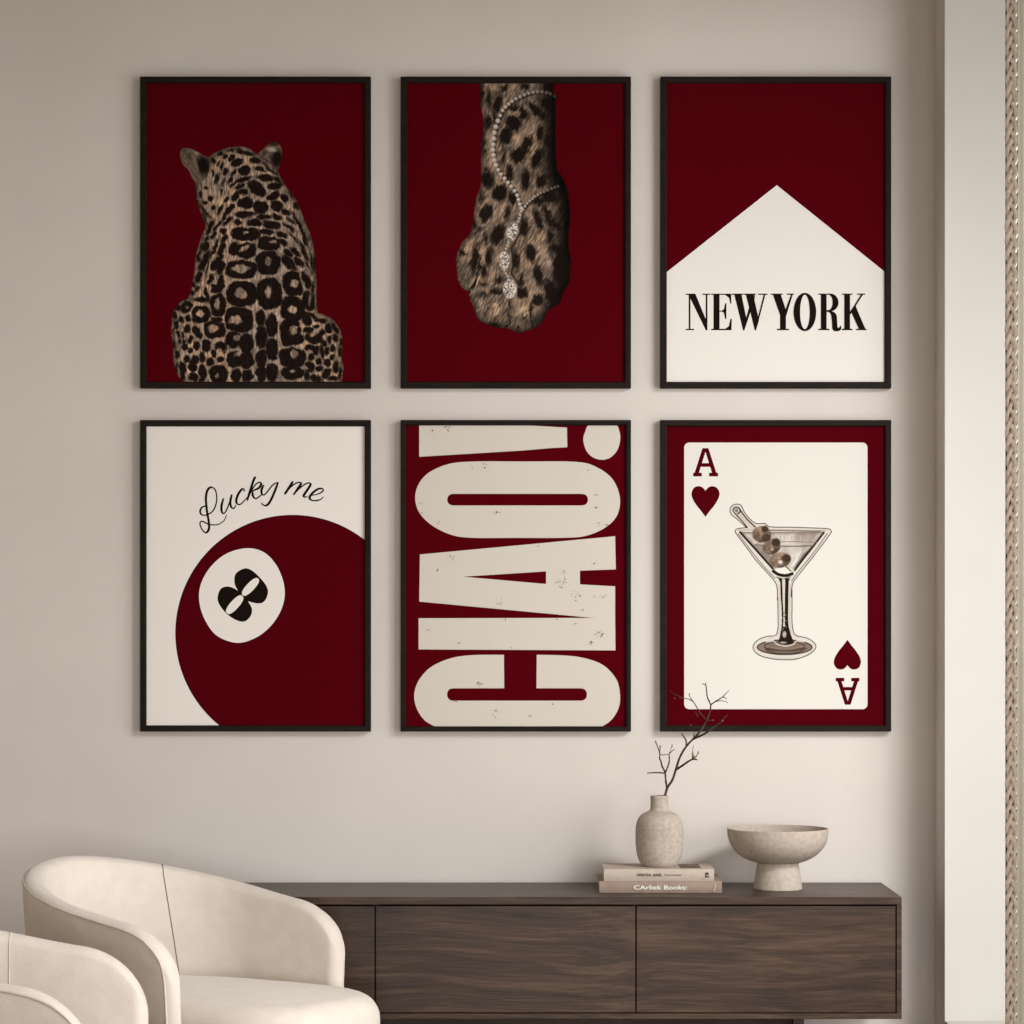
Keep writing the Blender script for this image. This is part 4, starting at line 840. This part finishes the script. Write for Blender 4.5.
    prof = [(.03, zl), (.008, zl + .012), (0, zl + .04)] + [(rr * (1 - math.cos(b_)), zt - .014 - rr + rr * math.sin(b_)) for b_ in (math.pi / 2 * i / 8 for i in range(9))] + [(.09, zt - .009), (.14, zt - .004), (.19, zt - .001), (.24, zt)]
    allv = [p for (i_, z) in prof for p in ring(i_, z)]
    fs = [(i * n + j, i * n + (j + 1) % n, (i + 1) * n + (j + 1) % n, (i + 1) * n + j) for i in range(len(prof) - 1) for j in range(n)]
    fs += [tuple(range(n))[::-1], tuple((len(prof) - 1) * n + j for j in range(n))]
    mb.add(allv, fs); mb.build('seat_cushion', M['fabric'], t, smooth=True, off=(0, 0, 0))
    mb = MB(); mb.lathe([(.0001, .10), (.23, .10), (.24, .105), (.24, .15), (.22, .154), (.0001, .154)], 48, (.02, 0, 0)); mb.build('seat_base', M['fabric'], t, off=(0, 0, 0))
    for (lx, ly) in ((.17, .15), (.17, -.15), (-.14, .15), (-.14, -.15)):
        mb = MB(); mb.lathe([(.013, 0), (.014, .002), (.020, .100)], 16, (lx, ly, 0)); mb.build('leg', M['legwood'], t, smooth=False, off=(0, 0, 0))
    return t
armchair(-.763, 6.53, math.radians(-32), 'cream tub armchair nearer the sideboard with its pale seat in view', 125.5, M['seam'])
armchair(-.985, 5.455, math.radians(-2), 'cream tub armchair cut off at the lower left corner, nearest the viewer', 95, M['piping'])

# ------------------------------------------------------------------ curtain with braided edge
CD = 6.0; cyy = CD - CAM_D; ct = tag(empty('curtain', (1.05, cyy - .15, .02)), 'grey taupe curtain with a chunky braided edge beside the window', 'curtain')
mb = MB(); n, mz = 60, 24; vs = []
for i in range(n + 1):
    f = i / n
    for j in range(mz + 1):
        z = .02 + 2.80 * j / mz; am = .0070 * (1 + .15 * math.sin(z * 2.1 + f * 5))
        vs.append((1.0500 + am * math.sin(f * 2 * math.pi * 5 + .3 * math.sin(z * 1.3)) , cyy - .004 - .30 * f, z))
mb.add(vs, [(i * (mz + 1) + j, (i + 1) * (mz + 1) + j, (i + 1) * (mz + 1) + j + 1, i * (mz + 1) + j + 1) for i in range(n) for j in range(mz)])
o = mb.build('fabric_panel', M['curtain'], ct, smooth=True)
sm = o.modifiers.new('thick', 'SOLIDIFY'); sm.thickness = .003
bxc = (1011.6 - 512) * CD / F; per = .0915; z0_, z1_ = .03, 2.82; N_ = int((z1_ - z0_) / per * 14)
for q in range(3):
    mb = MB(); pts = []; rad = []
    for i in range(N_ + 1):
        z = z0_ + (z1_ - z0_) * i / N_; ph = 2 * math.pi * (z / per + q / 3)
        jit = .0006 * math.sin(z * 37 + q * 2)
        pts.append((bxc + .0086 * math.sin(ph) + jit, cyy + .0062 * math.sin(2 * ph), z)); rad.append(.0049 + .0006 * math.sin(z * 61 + q))
    mb.tube(pts, rad, 8); tag(mb.build('braid_strand', M['cord'], ct, smooth=True))
mb = MB(); mb.box(bxc - .0105, bxc + .0150, cyy + .0125, cyy + .0145, z0_, z1_); mb.build('gap_shade_strip', M['gap_shade'], ct)  # dark strip standing in for the shade in the braid gaps
rod = tag(empty('curtain_rod', (1.0615, -1.7, 2.84)), 'dark iron curtain rod above the window', 'curtain rod')
mb = MB(); mb.tube([(1.0615, -.25, 2.832), (1.0615, -4.25, 2.832)], .008, 12); mb.build('pole', M['rod'], rod)
for y in (-.3, -4.2):
    mb = MB(); mb.box(1.055, 1.0792, y - .008, y + .008, 2.815, 2.85); mb.build('bracket', M['rod'], rod)

# ------------------------------------------------------------------ light
def area(name, loc, rot, sx, sy, power, col):
    l = bpy.data.lights.new(name, 'AREA'); l.shape = 'RECTANGLE'; l.size = sx; l.size_y = sy; l.energy = power; l.color = col
    o = bpy.data.objects.new(name, l); COL.objects.link(o); o.location = loc; o.rotation_euler = rot; return o
area('window_daylight', (2.5, -2.8, 1.15), (math.radians(90), 0, math.radians(90)), 3.2, 1.8, 90, (1, .99, .98))
def aim(loc, tgt): return (Vector(tgt) - Vector(loc)).to_track_quat('-Z', 'Y').to_euler()
front_fill = area('low_front_fill', (.9, -8.6, .7), aim((.9, -8.6, .7), (.22, 0, .45)), 2.6, 1.0, 14, (1, .99, .98)); front_fill.data.spread = math.radians(56)  # added fill lamp low behind the camera, lifts the lower wall
wh = area('upper_right_fill', (2.3, -3.0, 2.6), aim((2.3, -3.0, 2.6), (-.3, -.8, .3)), 1.6, .6, 37, (1, .99, .98)); wh.data.spread = math.radians(88)  # added lamp at upper right, brightens the seat and sideboard top
wd = bpy.data.worlds.new('sky'); S.world = wd; wd.use_nodes = True
bg = wd.node_tree.nodes['Background']; bg.inputs[0].default_value = (1, .88, .75, 1); bg.inputs[1].default_value = .345

# ------------------------------------------------------------------ camera
cam = bpy.data.cameras.new('camera'); co = bpy.data.objects.new('camera', cam); COL.objects.link(co)
cam.sensor_width = 36; cam.lens = F / 1024 * 36; cam.shift_y = (HOR - 512) / 1024
co.location = (0, -CAM_D, EYE); co.rotation_euler = (math.radians(90), 0, 0); S.camera = co
vs_ = S.view_settings; vs_.view_transform = 'Standard'; vs_.look = 'None'; vs_.gamma = 1; vs_.use_curve_mapping = False; vs_.exposure = 0
